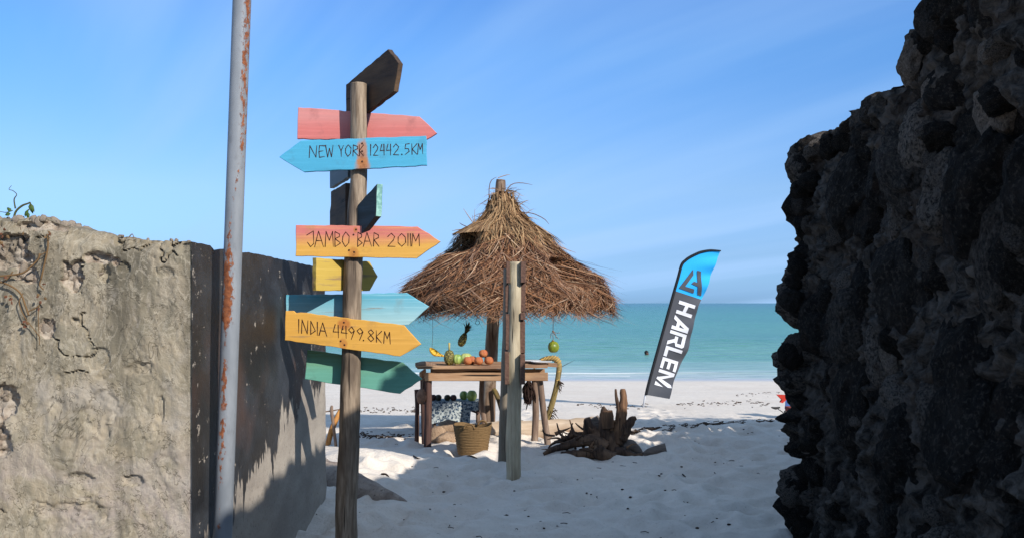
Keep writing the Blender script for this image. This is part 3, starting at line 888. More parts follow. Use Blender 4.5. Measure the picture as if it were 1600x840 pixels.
FRONT = SD0 - .071; BACK = SD0 + .068; TB = .026
ny, ny0 = pxboard('arrow_board', 'sky blue arrow board pointing left, lettered NEW YORK 12442.5KM',
    [(437, 246), (471, 220.6), (666, 212.9), (667.4, 259), (475.7, 269.4)], FRONT, TB,
    lambda a, b, c0: board_mat('blue_paint', (84, 180, 214), rust=[(local(c0, FRONT, 566.5, 1)[0], local(c0, FRONT, 1, 244)[1], .036, .11, .8), (local(c0, FRONT, 567, 1)[0], local(c0, FRONT, 1, 262)[1], .05, .06, .7)], worn=.1))
red, red0 = pxboard('arrow_board', 'faded red arrow board pointing right behind the post top',
    [(466.6, 168.6), (655.7, 182.9), (683, 209), (664, 220), (465, 217.7)], SD0 + .078, TB,
    lambda a, b, c0: board_mat('red_paint', (222, 126, 118), (222, 148, 140), (a, b), worn=.25))
jb, jb0 = pxboard('arrow_board', 'pink to yellow arrow board pointing right, lettered JAMBO BAR 2011M',
    [(463, 352), (652.6, 354.3), (688.5, 377.5), (651, 403.8), (462.4, 400.3)], FRONT, TB,
    lambda a, b, c0: board_mat('sunset_paint', (236, 178, 82), (222, 124, 120), (a, b), rust=[(local(c0, FRONT, 553, 1)[0], local(c0, FRONT, 1, 396)[1], .035, .04, .7), (local(c0, FRONT, 556, 1)[0], local(c0, FRONT, 1, 360)[1], .014, .02, .7)], worn=.25, split=(.38, .72)))
lb, lb0 = pxboard('arrow_board', 'light blue arrow board pointing right, white towards its lower edge',
    [(447.5, 460.4), (635.3, 457), (670.7, 478.5), (638.7, 506.8), (448, 503)], BACK, TB,
    lambda a, b, c0: board_mat('pale_blue_paint', (176, 216, 220), (92, 182, 206), (a, b), worn=.6, split=(.15, .85)))
ind, ind0 = pxboard('arrow_board', 'golden yellow arrow board pointing right, lettered INDIA 4499.8KM',
    [(447, 485), (459, 485), (463, 488.5), (470, 487.5), (631.6, 507.6), (658.3, 537), (625.6, 556), (445.7, 530.9)], FRONT, TB,
    lambda a, b, c0: board_mat('golden_paint', (232, 174, 78), rust=[(local(c0, FRONT, 538, 1)[0], local(c0, FRONT, 1, 506)[1], .042, .036, .95), (local(c0, FRONT, 537, 1)[0], local(c0, FRONT, 1, 537)[1], .026, .04, .7)], worn=.62))
gr, gr0 = pxboard('arrow_board', 'green arrow board with a dark tip pointing right, lowest on the post',
    [(480.8, 546), (629.5, 565.7), (659.7, 591.4), (625.6, 614.2), (477, 591.4)], BACK, TB,
    lambda a, b, c0: board_mat('green_paint', (112, 178, 156), (136, 170, 112), (a, b), worn=.15, split=(.45, .95)))
dk = wood('dark_board_wood', (92, 74, 60), (66, 54, 46), (112, 88, 66), 'x', 16)
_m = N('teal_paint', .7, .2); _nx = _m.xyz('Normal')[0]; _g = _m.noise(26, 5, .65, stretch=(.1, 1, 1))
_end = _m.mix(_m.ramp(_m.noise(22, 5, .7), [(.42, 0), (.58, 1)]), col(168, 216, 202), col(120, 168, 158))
_m.base(_m.mix(_m.mrange(_m.math('ABSOLUTE', _nx), .7, .8), _m.mix(_m.ramp(_g, [(.35, 0), (.65, 1)]), col(74, 92, 98), col(58, 68, 70)), _end)); _m.bump(_g, .4, .003); teal_m = _m.m  # face coloured dark slate for shade; the end keeps the board's teal
dkb = board_mat('slate_paint', (92, 108, 116), worn=.4)
b1 = board('arrow_board', 'dark unpainted arrow board on the post top, pointing towards the viewer', [(0, -.148), (.60, -.012), (.652, .145), (.53, .254), (0, .135)], .032, dk, (-1.062, SD0 + .27, 2.875), R(-52))
b2 = board('arrow_board', 'short slate board with a teal end grain, tilted up towards the viewer', [(-.06, -.165), (.20, -.012), (.215, .180), (-.06, .045)], .042, teal_m, (-.928, SD0 - .04, 2.13), R(-50))  # label text seeds the edges; the slate is shade painted on teal
b3 = board('arrow_board', 'grey board end pointing away under the blue board', [(0, -.10), (.62, -.10), (.62, .10), (0, .10)], .032, dkb, (-1.012, SD0 + .06, 2.484), R(111))
b4 = board('arrow_board', 'dark weathered board pointing away below the grey board', [(0, -.15), (.54, -.15), (.54, .02), (.50, .06), (.50, .15), (0, .15)], .03, dk, (-1.03, SD0 + .07, 2.20), R(111))
yel = board('arrow_board', 'short plain yellow arrow board set askew behind the post', [(-.335, -.097), (.13, -.093), (.205, 0), (.13, .093), (-.335, .100)], .034, board_mat('yellow_paint', (208, 176, 84), worn=.9), (-1.0, SD0 + .112, 1.772), R(55))

# carved lettering
GLY = {
 'N': [[(0, 0), (.08, 1), (.9, .02), (1, 1)]], 'E': [[(1, .95), (.1, 1), (0, .5), (.08, 0), (1, .05)], [(0, .5), (.75, .55)]],
 'W': [[(0, 1), (.28, 0), (.5, .75), (.8, 0), (1, 1)]], 'Y': [[(0, 1), (.5, .5), (1, .95)], [(.5, .5), (.55, 0)]],
 'O': [[(.5, 1), (.05, .7), (.0, .35), (.42, 0), (.9, .25), (1, .7), (.5, 1)]], 'R': [[(0, 0), (.1, 1), (.85, .85), (.9, .65), (.1, .48), (1, 0)]],
 'K': [[(.05, 0), (0, 1)], [(1, 1), (.05, .48), (.95, 0)]], '1': [[(.5, 1), (.5, 0)]], '2': [[(0, .72), (.45, 1), (.95, .75), (.8, .5), (0, .02), (1, 0)]],
 '4': [[(.35, 1), (0, .42), (1, .45)], [(.8, 1), (.85, 0)]], '.': [[(.3, 0), (.5, .07), (.7, 0), (.3, 0)]], '5': [[(.95, 1), (.2, .97), (.1, .55), (.7, .55), (.95, .3), (.1, 0)]],
 'M': [[(0, 0), (.12, 1), (.5, .42), (.9, 1), (1, 0)]], 'J': [[(.0, .72), (.9, 1), (.95, .2), (.55, 0), (.1, .3)]], 'A': [[(0, 0), (.45, 1), (1, 0)], [(.2, .38), (.8, .38)]],
 'B': [[(.05, 0), (.05, 1), (.75, .85), (.8, .68), (.05, .52), (.95, .25), (.05, 0)]], '0': [[(.5, 1), (.05, .72), (.0, .3), (.5, 0), (1, .3), (.95, .72), (.5, 1)]],
 'I': [[(.5, 1), (.45, 0)]], 'D': [[(.05, 0), (.05, 1), (1, .32), (.05, 0)]], '9': [[(.95, .72), (.5, .5), (.02, .72), (.5, 1), (.95, .72), (.45, 0)]],
 '8': [[(.5, .55), (.05, .78), (.5, 1), (.95, .78), (.5, .55), (.0, .26), (.5, 0), (1, .26), (.5, .55)]]}
carve = plain('carved_line', (70, 44, 36), .9, .1, var=.3, scale=60)
def lettering(parent, c0, D, chars, top, bot, w=.0042):
    """chars: (character, x0, x1) in photo pixels; top / bot: (y at first x, y at last x)"""
    xa = chars[0][1]; xb = chars[-1][2]
    y = -TB / 2
    for ch, x0_, x1_ in chars:
        mb = MB()
        for st in GLY[ch]:
            pts = []
            for (u, v) in st:
                px = x0_ + (x1_ - x0_) * u + random.uniform(-.25, .25); f = (px - xa) / (xb - xa)
                t_ = top[0] + (top[1] - top[0]) * f; b_ = bot[0] + (bot[1] - bot[0]) * f
                q = P(px, b_ + (t_ - b_) * v + random.uniform(-.25, .25), D); pts.append(Vector((q.x, q.z)))
            for a, b in zip(pts, pts[1:]):
                d = b - a
                if d.length < 1e-5: continue
                d.normalize(); n_ = Vector((-d.y, d.x)); wa = w * random.uniform(.55, .8); wb = w * random.uniform(.25, .5)
                a2 = a - d * w * .3; b2_ = b + d * w * .3; m2 = a.lerp(b, .4); wm2 = w * .62
                ring = [a2 + n_ * wa, a2 - n_ * wa, m2 - n_ * wm2, b2_ - n_ * wb, b2_ + n_ * wb, m2 + n_ * wm2]
                V = [(c0.x + q.x - c0.x, D + y - .0010, q.y) for q in ring] + [(q.x, D + y + .001, q.y) for q in ring]
                mb.add((V, [(0, 1, 2, 3, 4, 5)] + [((i + 1) % 6, i, i + 6, (i + 1) % 6 + 6) for i in range(6)]))
        obj('letter', mb.vf(), carve, parent, loc=P((x0_ + x1_) / 2, (top[0] + bot[0]) / 2, D))
def lx(scale, x0_, *seq):
    return [(c, x0_ + a / scale, x0_ + b / scale) for c, a, b in seq]
s7 = 1600 / 210
lettering(ny, ny0, FRONT, lx(s7, 470, ('N', 105, 195), ('E', 220, 290), ('W', 300, 388), ('Y', 455, 515), ('O', 535, 605), ('R', 625, 690), ('K', 700, 752), ('1', 825, 845), ('2', 868, 925), ('4', 948, 1005), ('4', 1022, 1082), ('2', 1105, 1170), ('.', 1198, 1214), ('5', 1238, 1298), ('K', 1325, 1388), ('M', 1395, 1455)), (228.5, 225), (247, 241.5))
s7 = 1600 / 240
lettering(jb, jb0, FRONT, lx(s7, 455, ('J', 165, 245), ('A', 250, 340), ('M', 358, 442), ('B', 458, 522), ('O', 538, 610), ('B', 695, 748), ('A', 755, 840), ('R', 860, 920), ('2', 1010, 1085), ('0', 1115, 1195), ('1', 1212, 1226), ('1', 1238, 1252), ('M', 1258, 1340)), (361, 366), (386, 385))
s7 = 1600 / 220
lettering(ind, ind0, FRONT, lx(s7, 440, ('I', 185, 215), ('N', 232, 305), ('D', 332, 388), ('I', 400, 424), ('A', 432, 520), ('4', 592, 660), ('4', 682, 750), ('9', 765, 835), ('9', 858, 932), ('.', 925, 945), ('8', 985, 1052), ('K', 1078, 1140), ('M', 1165, 1238)), (497.5, 518.5), (519, 536.5), w=.0046)
nail_m = plain('rusty_nail', (82, 52, 40), .8, .3, metal=.3)
nail_me = make_mesh('nail', *[(v, f) for v, f in [blob((0, 0, 0), .006, .003, .006, 2)]][0], nail_m, True)
for par, D, pts in ((ny, FRONT, [(566.5, 225), (566.5, 237), (566.5, 253)]), (jb, FRONT, [(557, 359), (553, 367), (546, 391), (554, 394)]), (ind, FRONT, [(538, 503), (536, 513), (533, 532), (539, 538)])):
    for a, b in pts:
        q = P(a, b, D); q.y = D - TB / 2 - .001
        inst('nail', nail_me, par, q, (0, 0, 0), (1, 1, 1))

# ------------------------------------------------------------------ twin-post panel of planks
bp = thing('board_stand', 'two grey posts carrying two narrow plank panels seen edge on', 'sign', (P(804, 750, 8.7).x, 8.9, 0))
post2 = wood('pale_post_wood', (222, 206, 174), (180, 164, 134), (150, 136, 112), 'z', 15, bump=1.0)
post3 = wood('grey_post_wood', (150, 138, 120), (122, 110, 94), None, 'z', 12)
o = obj('post', tube([P(803, 770, 8.7), P(802, 700, 8.7), P(804, 600, 8.7), P(804, 500, 8.7), P(805.5, 409, 8.7)], [.066, .068, .066, .062, .060], 18, n=60, wob=.16, seed=4, fs=14, ls=3), post2, bp, smooth=True)
o['label'] = 'front post, pale at its top'
o = obj('post', tube([P(787, 745, 9.35), P(790, 650, 9.35), P(795, 520, 9.35), P(797, 420, 9.35)], .062, 16, n=50, wob=.14, seed=9, fs=14, ls=3), post3, bp, smooth=True)
o['label'] = 'rear post, darker'
plank_m = N('plank_material', .8, .2)
m = plank_m; s = m.xyz('Normal')
g = m.noise(40, 5, .65, stretch=(1, .08, 1))
c = m.mix(m.ramp(g, [(.35, 0), (.65, 1)]), col(128, 98, 82), col(92, 68, 58))
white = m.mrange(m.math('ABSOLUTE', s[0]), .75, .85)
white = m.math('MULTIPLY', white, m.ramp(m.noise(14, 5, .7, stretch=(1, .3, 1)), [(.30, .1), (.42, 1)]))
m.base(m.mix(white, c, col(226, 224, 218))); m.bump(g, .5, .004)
def plank(px0, px1, py0, py1, D0, D1):
    a = P(px0, py1, D0); b = P(px1, py0, D0)
    V, F = bevel(box(a.x, b.x, D0, D1, a.z, b.z), .003, 1)
    obj('plank', (V, F), plank_m.m, bp, loc=((a.x + b.x) / 2, (D0 + D1) / 2, a.z))
for (y0_, y1_, dd, dx) in ((408, 442, 0, 0), (445, 487, .05, -1.5), (490, 546, .03, -1), (549, 600, .0, -2.5)):
    plank(791 + dx, 796.5 + dx * .4, y0_, y1_, 8.63 + dd, 9.43)
for (y0_, y1_, dd, dx) in ((408, 441, 0, 0), (443, 486, .07, -.5), (488, 499, .03, -.5), (501, 551, .06, -1), (553, 600, -.02, -1)):
    plank(813.5 + dx, 821.5 + dx, y0_, y1_, 8.60 + dd, 9.43)

# ------------------------------------------------------------------ thatched shade
HD = 12.06; HS = HD / FPX
hut = thing('thatched_parasol', 'shaggy palm thatch parasol on a single rough trunk above the fruit table', 'parasol', (P(762, 672, HD).x, HD, gz(-.3, HD)))
pole_w = wood('trunk_wood', (150, 128, 108), (112, 88, 70), (196, 182, 164), 'z', 16)
obj('trunk', tube([P(762, 690, HD), P(763, 640, HD), P(767, 560, HD), P(771, 490, HD), P(777, 380, HD), P(781, 300, HD), P(782.5, 281, HD)], [.095, .09, .082, .078, .07, .062, .055], 14, n=46, wob=.14, seed=3), pole_w, hut, smooth=True)
PROF_Y = np.array([292, 310, 330, 346, 358, 372, 385, 400, 416, 434, 452, 470, 484], float)
PROF_R = np.array([9, 13, 20, 34, 53, 69, 76, 92, 114, 138, 155, 164, 162], float)
CXH = P(784, 0, HD).x
def surf(phi, y):
    r = np.interp(y, PROF_Y, PROF_R) * HS
    f = phi % 6.28319
    r = r * (.945 + .055 * np.sin(3 * f + .6) + .035 * np.sin(7 * f + 2) + .025 * np.sin(13 * f + y * .05) + .02 * np.sin(5 * f + y * .12))
    # two gaps where bundles have lifted
    def gap(p0, wdt, ya, yb, d):
        a = (f - p0 + 3.14159) % 6.28319 - 3.14159
        return d * np.exp(-(a / wdt) ** 2) * sstep(y, ya, ya + 6) * (1 - sstep(y, yb - 8, yb))
    r = r - HS * (gap(-2.50, .30, 368, 402, 34) + gap(-.55, .24, 404, 448, 52))
    lx_ = CXH + (np.interp(y, [290, 340, 484], [-1, 2, 2])) * HS
    z = CAM_H - (y - 473) * HS
    return np.stack([lx_ + r * np.cos(f), HD + r * np.sin(f), z], -1)
th_m = N('thatch_material', .85, .15)
isl = th_m.island()
c = th_m.ramp(isl, [(0, col(58, 38, 30, .66)), (.2, col(112, 74, 54, .66)), (.42, col(164, 114, 76, .66)), (.6, col(136, 100, 76, .66)), (.78, col(184, 138, 102, .66)), (.92, col(158, 128, 108, .66)), (1, col(224, 190, 152, .66))])
th_m.base(c)
cap_m = N('thatch_cap_material', .85, .15)
c = cap_m.ramp(cap_m.island(), [(0, col(112, 80, 54, .62)), (.4, col(170, 132, 94, .62)), (.75, col(198, 162, 118, .62)), (1, col(140, 106, 76, .62))])
cap_m.base(c)
under = plain('thatch_core', (58, 38, 30), .95, .05, var=.35, scale=30)  # core coloured dark, so gaps between the strands read as shade
ph = np.linspace(0, 2 * np.pi, 121)[:-1]
yy = np.linspace(300, 482, 60)
A_, B_ = np.meshgrid(ph, yy, indexing='ij')
S_ = surf(A_, B_); ctr = np.array([CXH, HD, 0])
S_[..., :2] = ctr[:2] + (S_[..., :2] - ctr[:2]) * .965
nph, nyy = S_.shape[:2]
F_ = []
for i in range(nph):
    for j in range(nyy - 1):
        i2 = (i + 1) % nph
        F_.append((i * nyy + j, i * nyy + j + 1, i2 * nyy + j + 1, i2 * nyy + j))
obj('thatch_core', (S_.reshape(-1, 3), F_), under, hut, smooth=True)

def strands(n, yfun, lenfun, wfun, skew, lift, endlift, seed, droop=0, phif=None):
    rg = np.random.default_rng(seed)
    V = []; F = []
    for k in range(n):
        p0 = rg.uniform(0, 2 * np.pi) if phif is None else phif(rg)
        y0_ = yfun(rg); L = lenfun(rg); sk = rg.normal(0, skew); w = wfun(rg); li = abs(rg.normal(0, lift)) + .035 * max(0, math.sin(p0 * 9 + y0_ * .21) + .5 * math.sin(p0 * 23 - y0_ * .33)); el = endlift * abs(rg.normal())
        pts = []
        ns = 4
        for s_ in range(ns + 1):
            t_ = s_ / ns
            yv = y0_ + L * t_; pv = p0 + sk * t_
            q = surf(np.array(pv), np.array(min(yv, 484.0)))
            rad = np.array([math.cos(pv), math.sin(pv), 0])
            q = q + rad * (.012 + li + el * t_ * t_)
            if yv > 484:
                ex = (yv - 484) * HS
                q = q + np.array([0, 0, -ex * .8]) + rad * ex * rg.uniform(-.1, .5)
            pts.append(q)
        pts = np.array(pts)
        tang = pts[-1] - pts[0]; tang /= np.linalg.norm(tang) + 1e-9
        rad = np.array([math.cos(p0), math.sin(p0), .5]); rad = rad + rg.normal(0, .5, 3)
        side = np.cross(tang, rad); side /= np.linalg.norm(side) + 1e-9
        b = len(V)
        for s_ in range(ns + 1):
            ww = w * (1, 1, .85, .6, .15)[s_]
            V.append(tuple(pts[s_] - side * ww)); V.append(tuple(pts[s_] + side * ww))
        for s_ in range(ns): F.append((b + 2 * s_, b + 2 * s_ + 1, b + 2 * s_ + 3, b + 2 * s_ + 2))
    return V, F
frontbias = lambda rg: rg.uniform(0, 2 * np.pi)
mb = MB()
mb.add(strands(8200, lambda g: 368 + 108 * g.random() ** .75, lambda g: g.uniform(12, 34), lambda g: g.uniform(.0026, .0068), .20, .034, .055, 1))
mb.add(strands(2200, lambda g: g.uniform(448, 472), lambda g: g.uniform(8, 25), lambda g: g.uniform(.0025, .006), .13, .01, .07, 2))
mb.add(strands(1200, lambda g: g.uniform(390, 475), lambda g: g.uniform(20, 48), lambda g: g.uniform(.002, .004), .32, .02, .16, 5))
mb.add(strands(320, lambda g: g.uniform(472, 482), lambda g: g.uniform(18, 40), lambda g: g.uniform(.0015, .0032), .14, .012, .14, 15))
o = obj('thatch', mb.vf(), th_m.m, hut, loc=WLOC[hut.name] + Vector((0, 0, 2)))
tag(o, 'brown shaggy palm leaf strands', kind='stuff')
mb = MB()
mb.add(strands(2600, lambda g: 300 + 62 * g.random() ** .7, lambda g: g.uniform(12, 30), lambda g: g.uniform(.004, .009), .20, .018, .03, 3))
mb.add(strands(500, lambda g: g.uniform(355, 374), lambda g: g.uniform(16, 34), lambda g: g.uniform(.004, .008), .16, .03, .05, 4))
# the lip of the lifted bundle and loose leaf ends about the neck
rg = np.random.default_rng(9)
for k in range(190):
    p0 = -2.62 + rg.normal(0, .30)
    pts = []
    for t_ in np.linspace(0, 1, 5):
        q = surf(np.array(p0 + .1 * t_), np.array(346 + 22 * t_)); rad = np.array([math.cos(p0), math.sin(p0), 0])
        pts.append(Vector(q + rad * (.03 + .13 * t_ + .03 * rg.random())))
    sd = Vector((-math.sin(p0), math.cos(p0), rg.normal(0, .3))).normalized() * .009
    V = []
    for i, q in enumerate(pts): V += [q - sd * (1, 1, 1, .9, .5)[i], q + sd * (1, 1, 1, .9, .5)[i]]
    mb.add((V, [(2 * i, 2 * i + 1, 2 * i + 3, 2 * i + 2) for i in range(4)]))
for k in range(230):
    p0 = rg.uniform(0, 6.28)
    if rg.random() < .45: p0 = rg.normal(-.25, .8)
    y0_ = rg.uniform(296, 350); q = surf(np.array(p0), np.array(y0_)); rad = np.array([math.cos(p0), math.sin(p0), 0])
    up_ = rg.uniform(-.5, 1.5); L = rg.uniform(.10, .36) * (1.3 if rg.random() < .2 else .8)
    d = Vector(rad * 1.0) + Vector((rg.normal(0, .5), rg.normal(0, .5), up_)); d.normalize()
    pts = [Vector(q) + d * (L * t_) + Vector((0, 0, -1)) * (.5 * L * t_ * t_) for t_ in np.linspace(0, 1, 5)]
    sd = d.cross(Vector((rg.normal(), rg.normal(), rg.normal()))).normalized() * rg.uniform(.003, .006)
    V = []
    for i, q in enumerate(pts): V += [q - sd * (1, 1, .8, .5, .1)[i], q + sd * (1, 1, .8, .5, .1)[i]]
    mb.add((V, [(2 * i, 2 * i + 1, 2 * i + 3, 2 * i + 2) for i in range(4)]))
for (pts) in ([(765, 330), (764, 300), (767, 283), (776, 277)], [(742, 352), (732, 338), (724, 326)], [(741, 352), (738, 336)], [(741, 351), (742, 326)], [(745, 350), (749, 338), (751, 335)], [(790, 300), (800, 288), (815, 286), (832, 289)], [(795, 330), (806, 314), (813, 302)], [(800, 330), (818, 316), (826, 313)], [(806, 332), (830, 333), (850, 342), (858, 351)], [(736, 357), (722, 351), (718, 348)], [(732, 358), (716, 359), (706, 361)], [(778, 278), (790, 274), (797, 273)]):
    mb.add(tube([P(a, b, HD - .12) for a, b in pts], [.005] * (len(pts) - 1) + [.0015], 4, n=8))
o = obj('thatch_cap', mb.vf(), cap_m.m, hut, loc=WLOC[hut.name] + Vector((0, 0, 2.6)))
tag(o, 'tan woven cap with loose ends bound to the trunk top', kind='stuff')
# ------------------------------------------------------------------ fruit table
TD = 10.6; TS = TD / FPX
tz0 = P(0, 570, TD).z
tb = thing('fruit_table', 'rustic driftwood table with crooked stick legs under the thatch', 'table', (P(755, 700, TD).x, 10.9, 0))
top_w = wood('table_top_wood', (206, 168, 130), (170, 128, 92), (146, 112, 88), 'x', 10)
leg_w = wood('stick_leg_wood', (146, 122, 104), (110, 88, 74), (172, 150, 130), 'z', 16)
dark_leg = wood('dark_leg_wood', (104, 76, 66), (72, 54, 48), None, 'z', 16)
def slab(x0, x1, y0, y1, zt, th, seed, sag=.02, nseg=26):
    V = []; F = []
    for i in range(nseg + 1):
        t_ = i / nseg; x = x0 + (x1 - x0) * t_
        q = np.array([[x * 1.7, seed * 3.3, 0], [x * 2.2, seed * 5.1, 4], [x * 2.5, seed, 9]])
        a, b, e = fbm(q, 3)
        z = zt + sag * a + .004 * e
        V += [(x, y0 + .02 * b, z - th), (x, y1 + .012 * e, z - th), (x, y1 + .012 * e, z), (x, y0 + .02 * b, z)]
    for i in range(nseg):
        for k in range(4):
            k2 = (k + 1) % 4; F.append((4 * i + k, 4 * i + k2, 4 * i + 4 + k2, 4 * i + 4 + k))
    F += [(3, 2, 1, 0), tuple(4 * nseg + k for k in range(4))]
    return V, F
xa, xb = P(653, 0, TD).x, P(858, 0, TD).x
for k, (y0_, y1_, e0, e1) in enumerate(((10.50, 10.72, .0, -.02), (10.735, 10.98, -.03, .10), (10.995, 11.24, .02, .02))):
    obj('plank', slab(xa + e0, xb + e1, y0_, y1_, tz0 + .002 * k, .032, k + 1, .018), top_w, tb)
o = obj('plank', tube([P(650, 570, 10.52), P(664, 568, 10.6), P(682, 571, 10.7)], [.028, .032, .02], 8, n=10, wob=.2, flat=.6), leg_w, tb, smooth=True)
o['label'] = 'grey weathered offcut lying on the table corner'
zr0, zr1 = P(0, 594, TD).z, P(0, 581, TD).z
obj('apron', bevel(box(P(664, 0, TD).x, P(856, 0, TD).x, 10.555, 10.585, zr0, zr1), .004, 1), top_w, tb)
obj('apron', bevel(box(P(666, 0, TD).x, P(854, 0, TD).x, 11.14, 11.17, zr0, zr1), .004, 1), top_w, tb)
obj('apron', bevel(box(P(655, 0, TD).x, P(655, 0, TD).x + .03, 10.60, 11.12, zr0, zr1), .004, 1), top_w, tb)
def leg(pp, rr, m, seed, D):
    return obj('leg', tube([P(a, b, D) for a, b in pp], [r * TS for r in rr], 10, n=18, wob=.18, seed=seed), m, tb, smooth=True)
leg([(669, 583), (669, 640), (668, 706)], [6, 5.5, 6], dark_leg, 1, 10.62)
leg([(661, 583), (662, 640), (664, 698)], [4.5, 5, 5], dark_leg, 2, 10.95)
leg([(651, 608), (652, 640), (651, 692)], [4, 3.6, 3.8], dark_leg, 3, 11.1)
leg([(753, 590), (752, 625), (756, 655), (755, 690)], [4, 4, 4.4, 4], leg_w, 4, 11.08)
leg([(835, 586), (837, 640), (835, 694)], [5, 5.4, 6], leg_w, 5, 11.0)
leg([(843, 586), (849, 640), (857, 702)], [5, 5, 5.4], leg_w, 6, 10.66)

def fruit_mat(name, c1, c2, rough=.45, scale=12, stretch=None):
    m = N(name, rough, .4)
    n = m.noise(scale, 4, .6, stretch=stretch)
    m.base(m.mix(m.ramp(n, [(.38, 0), (.62, 1)]), col(*c1), col(*c2))); m.bump(n, .25, .004); return m.m
orange_m = fruit_mat('coconut_husk', (206, 128, 74), (176, 92, 52), .7, 26)
melon_m = fruit_mat('striped_melon', (186, 200, 110), (112, 150, 66), .4, 30, (1, 1, .15))
pale_m = fruit_mat('pale_melon', (206, 208, 132), (172, 184, 100), .4, 18)
green_m = fruit_mat('green_coconut', (158, 164, 52), (118, 134, 38), .38, 7)
dgreen_m = fruit_mat('dark_fruit', (70, 74, 38), (46, 40, 30), .5, 14)
dred_m = fruit_mat('dark_red_fruit', (84, 44, 36), (56, 32, 30), .5, 14)
banana_m = fruit_mat('banana_skin', (252, 206, 56), (240, 176, 40), .5, 10)
stem_m = plain('dry_stem', (150, 124, 80), .9, .1, var=.3)
string_m = plain('string', (150, 130, 108), .9, .1)
dark_leaf = plain('dark_leaf', (58, 66, 44), .6, .2, var=.35)

def melon(name, label, cat, c, rx, rz, m, ribs=0, amp=.03, group=None, stemh=0):
    V, F = ico(4)
    an = np.arctan2(V[:, 1], V[:, 0]); k = 1 + amp * fbm(V * 1.6 + c[0] * 9, 3)
    if ribs: k = k * (1 + .045 * np.cos(an * ribs) * np.sqrt(np.clip(1 - V[:, 2] ** 2, 0, 1)))
    k = k * (1 - .10 * np.exp(-((1 - np.abs(V[:, 2])) / .06)))
    V = V * k[:, None] * np.array([rx, rx, rz])
    t = obj(name, (V, F), m, None, loc=c, smooth=True, local=True)
    tag(t, label, cat, group)
    if stemh:
        obj('stem', tube([Vector(c) + Vector((0, 0, rz * .8)), Vector(c) + Vector((.004, 0, rz + stemh))], [.006, .005], 6), stem_m, t, smooth=True)
    return t

def pineapple(label, c, r, h, tilt_v, crown_len, string_to=None, n=26, upside=False):
    """body with raised eyes, crown of blades; tilt_v points from the body to the crown"""
    t = thing('pineapple', label, 'pineapple', c)
    ax = Vector(tilt_v).normalized(); q = ax.to_track_quat('Z', 'Y').to_matrix()
    V, F = ico(4)
    an = np.arctan2(V[:, 1], V[:, 0]); zz_ = V[:, 2]
    eye = np.abs(np.sin(an * 4 + zz_ * 6)) * np.abs(np.sin(an * 4 - zz_ * 6))
    prof = (1 - .18 * zz_)
    Vv = V * np.array([r, r, h]) * (1 + .13 * eye * np.sqrt(np.clip(1 - zz_ ** 2, 0, 1)))[:, None]
    Vv[:, :2] *= prof[:, None]
    Vv = Vv @ np.array(q).T + np.array(c)
    pmn = bpy.data.materials.get('pineapple_skin')
    if pmn is None:
        m = N('pineapple_skin', .6, .3)
        n_ = m.voro(60); m.base(m.mix(m.ramp(n_, [(.2, 0), (.5, 1)]), col(176, 160, 78), col(88, 82, 44))); m.bump(n_, .6, .006); pmn = m.m
    obj('body', (Vv, F), pmn, t, loc=c, smooth=True)
    mb = MB(); rg = random.Random(label)
    base = Vector(c) + ax * h * .93
    for k in range(n):
        an_ = rg.random() * 6.28; sp_ = rg.uniform(.05, .9) * (1 if k > 6 else .3)
        out = q @ Vector((math.cos(an_), math.sin(an_), 0)); L = crown_len * rg.uniform(.6, 1.05)
        pts = [base + out * (r * .22 + sp_ * L * .75 * s_ * s_ + .08 * L * s_) + ax * (L * s_ * (1 - .35 * sp_ * s_)) for s_ in (0, .3, .6, 1)]
        sd = ax.cross(out).normalized()
        V = []
        for i, p in enumerate(pts): w = (.011, .012, .009, .001)[i]; V += [p - sd * w, p + out * w * .5, p + sd * w]
        mb.add((V, [(3 * i + j, 3 * i + j + 1, 3 * i + 3 + j + 1, 3 * i + 3 + j) for i in range(3) for j in range(2)]))
    o = obj('crown', mb.vf(), dark_leaf, t, loc=base, smooth=True)
    if string_to is not None:
        obj('string', tube([string_to, base + ax * .05], .0022, 4), string_m, t)
    return t

FD = 10.62; tt_ = tz0 + .006
def onT(px, rz, D=FD): return Vector((P(px, 0, D).x, D, tt_ + rz * .96))
pa = thing('pineapple', 'stubby pineapple with a dry stalk standing on the table', 'pineapple', onT(702, .08))
V, F = ico(4)
an = np.arctan2(V[:, 1], V[:, 0]); eye = np.abs(np.sin(an * 4 + V[:, 2] * 6)) * np.abs(np.sin(an * 4 - V[:, 2] * 6))
Vv = V * (1 + .12 * eye)[:, None] * np.array([.056, .056, .082]) + np.array(onT(702, .08))
m = N('pineapple_skin', .6, .3); n_ = m.voro(55)
m.base(m.mix(m.ramp(n_, [(.2, 0), (.5, 1)]), col(186, 170, 84), col(92, 84, 44))); m.bump(n_, .6, .006)
obj('body', (Vv, F), m.m, pa, loc=onT(702, .08), smooth=True)
obj('stalk', tube([onT(702, .08) + Vector((0, 0, .07)), onT(702, .08) + Vector((0, 0, .165))], [.009, .012], 7), plain('pale_stalk', (196, 176, 100), .8), pa, smooth=True)
melon('melon', 'green striped melon on the table beside the stubby pineapple', 'melon', onT(714.5, .062), .056, .060, melon_m, 9)
melon('melon', 'pale yellow green melon on the table behind the brown coconuts', 'melon', onT(728, .062, 10.78), .068, .062, pale_m, 8)
for px, D, dz, lab in ((731, 10.6, 0, 'brown husked coconut at the table front by the pale melon'), (738, 10.72, 0, 'brown husked coconut half hidden behind its neighbours on the table'), (748, 10.58, 0, 'brown husked coconut in the middle of the front row on the table'),
                       (755, 10.66, .075, 'reddish husked coconut topmost on the pile'), (764, 10.6, 0, 'brown husked coconut at the end of the row beside the trunk')):
    melon('coconut', lab, 'coconut', onT(px, .047, D) + Vector((0, 0, dz)), .050, .047, orange_m, 0, .06, 'brown coconuts on the table')
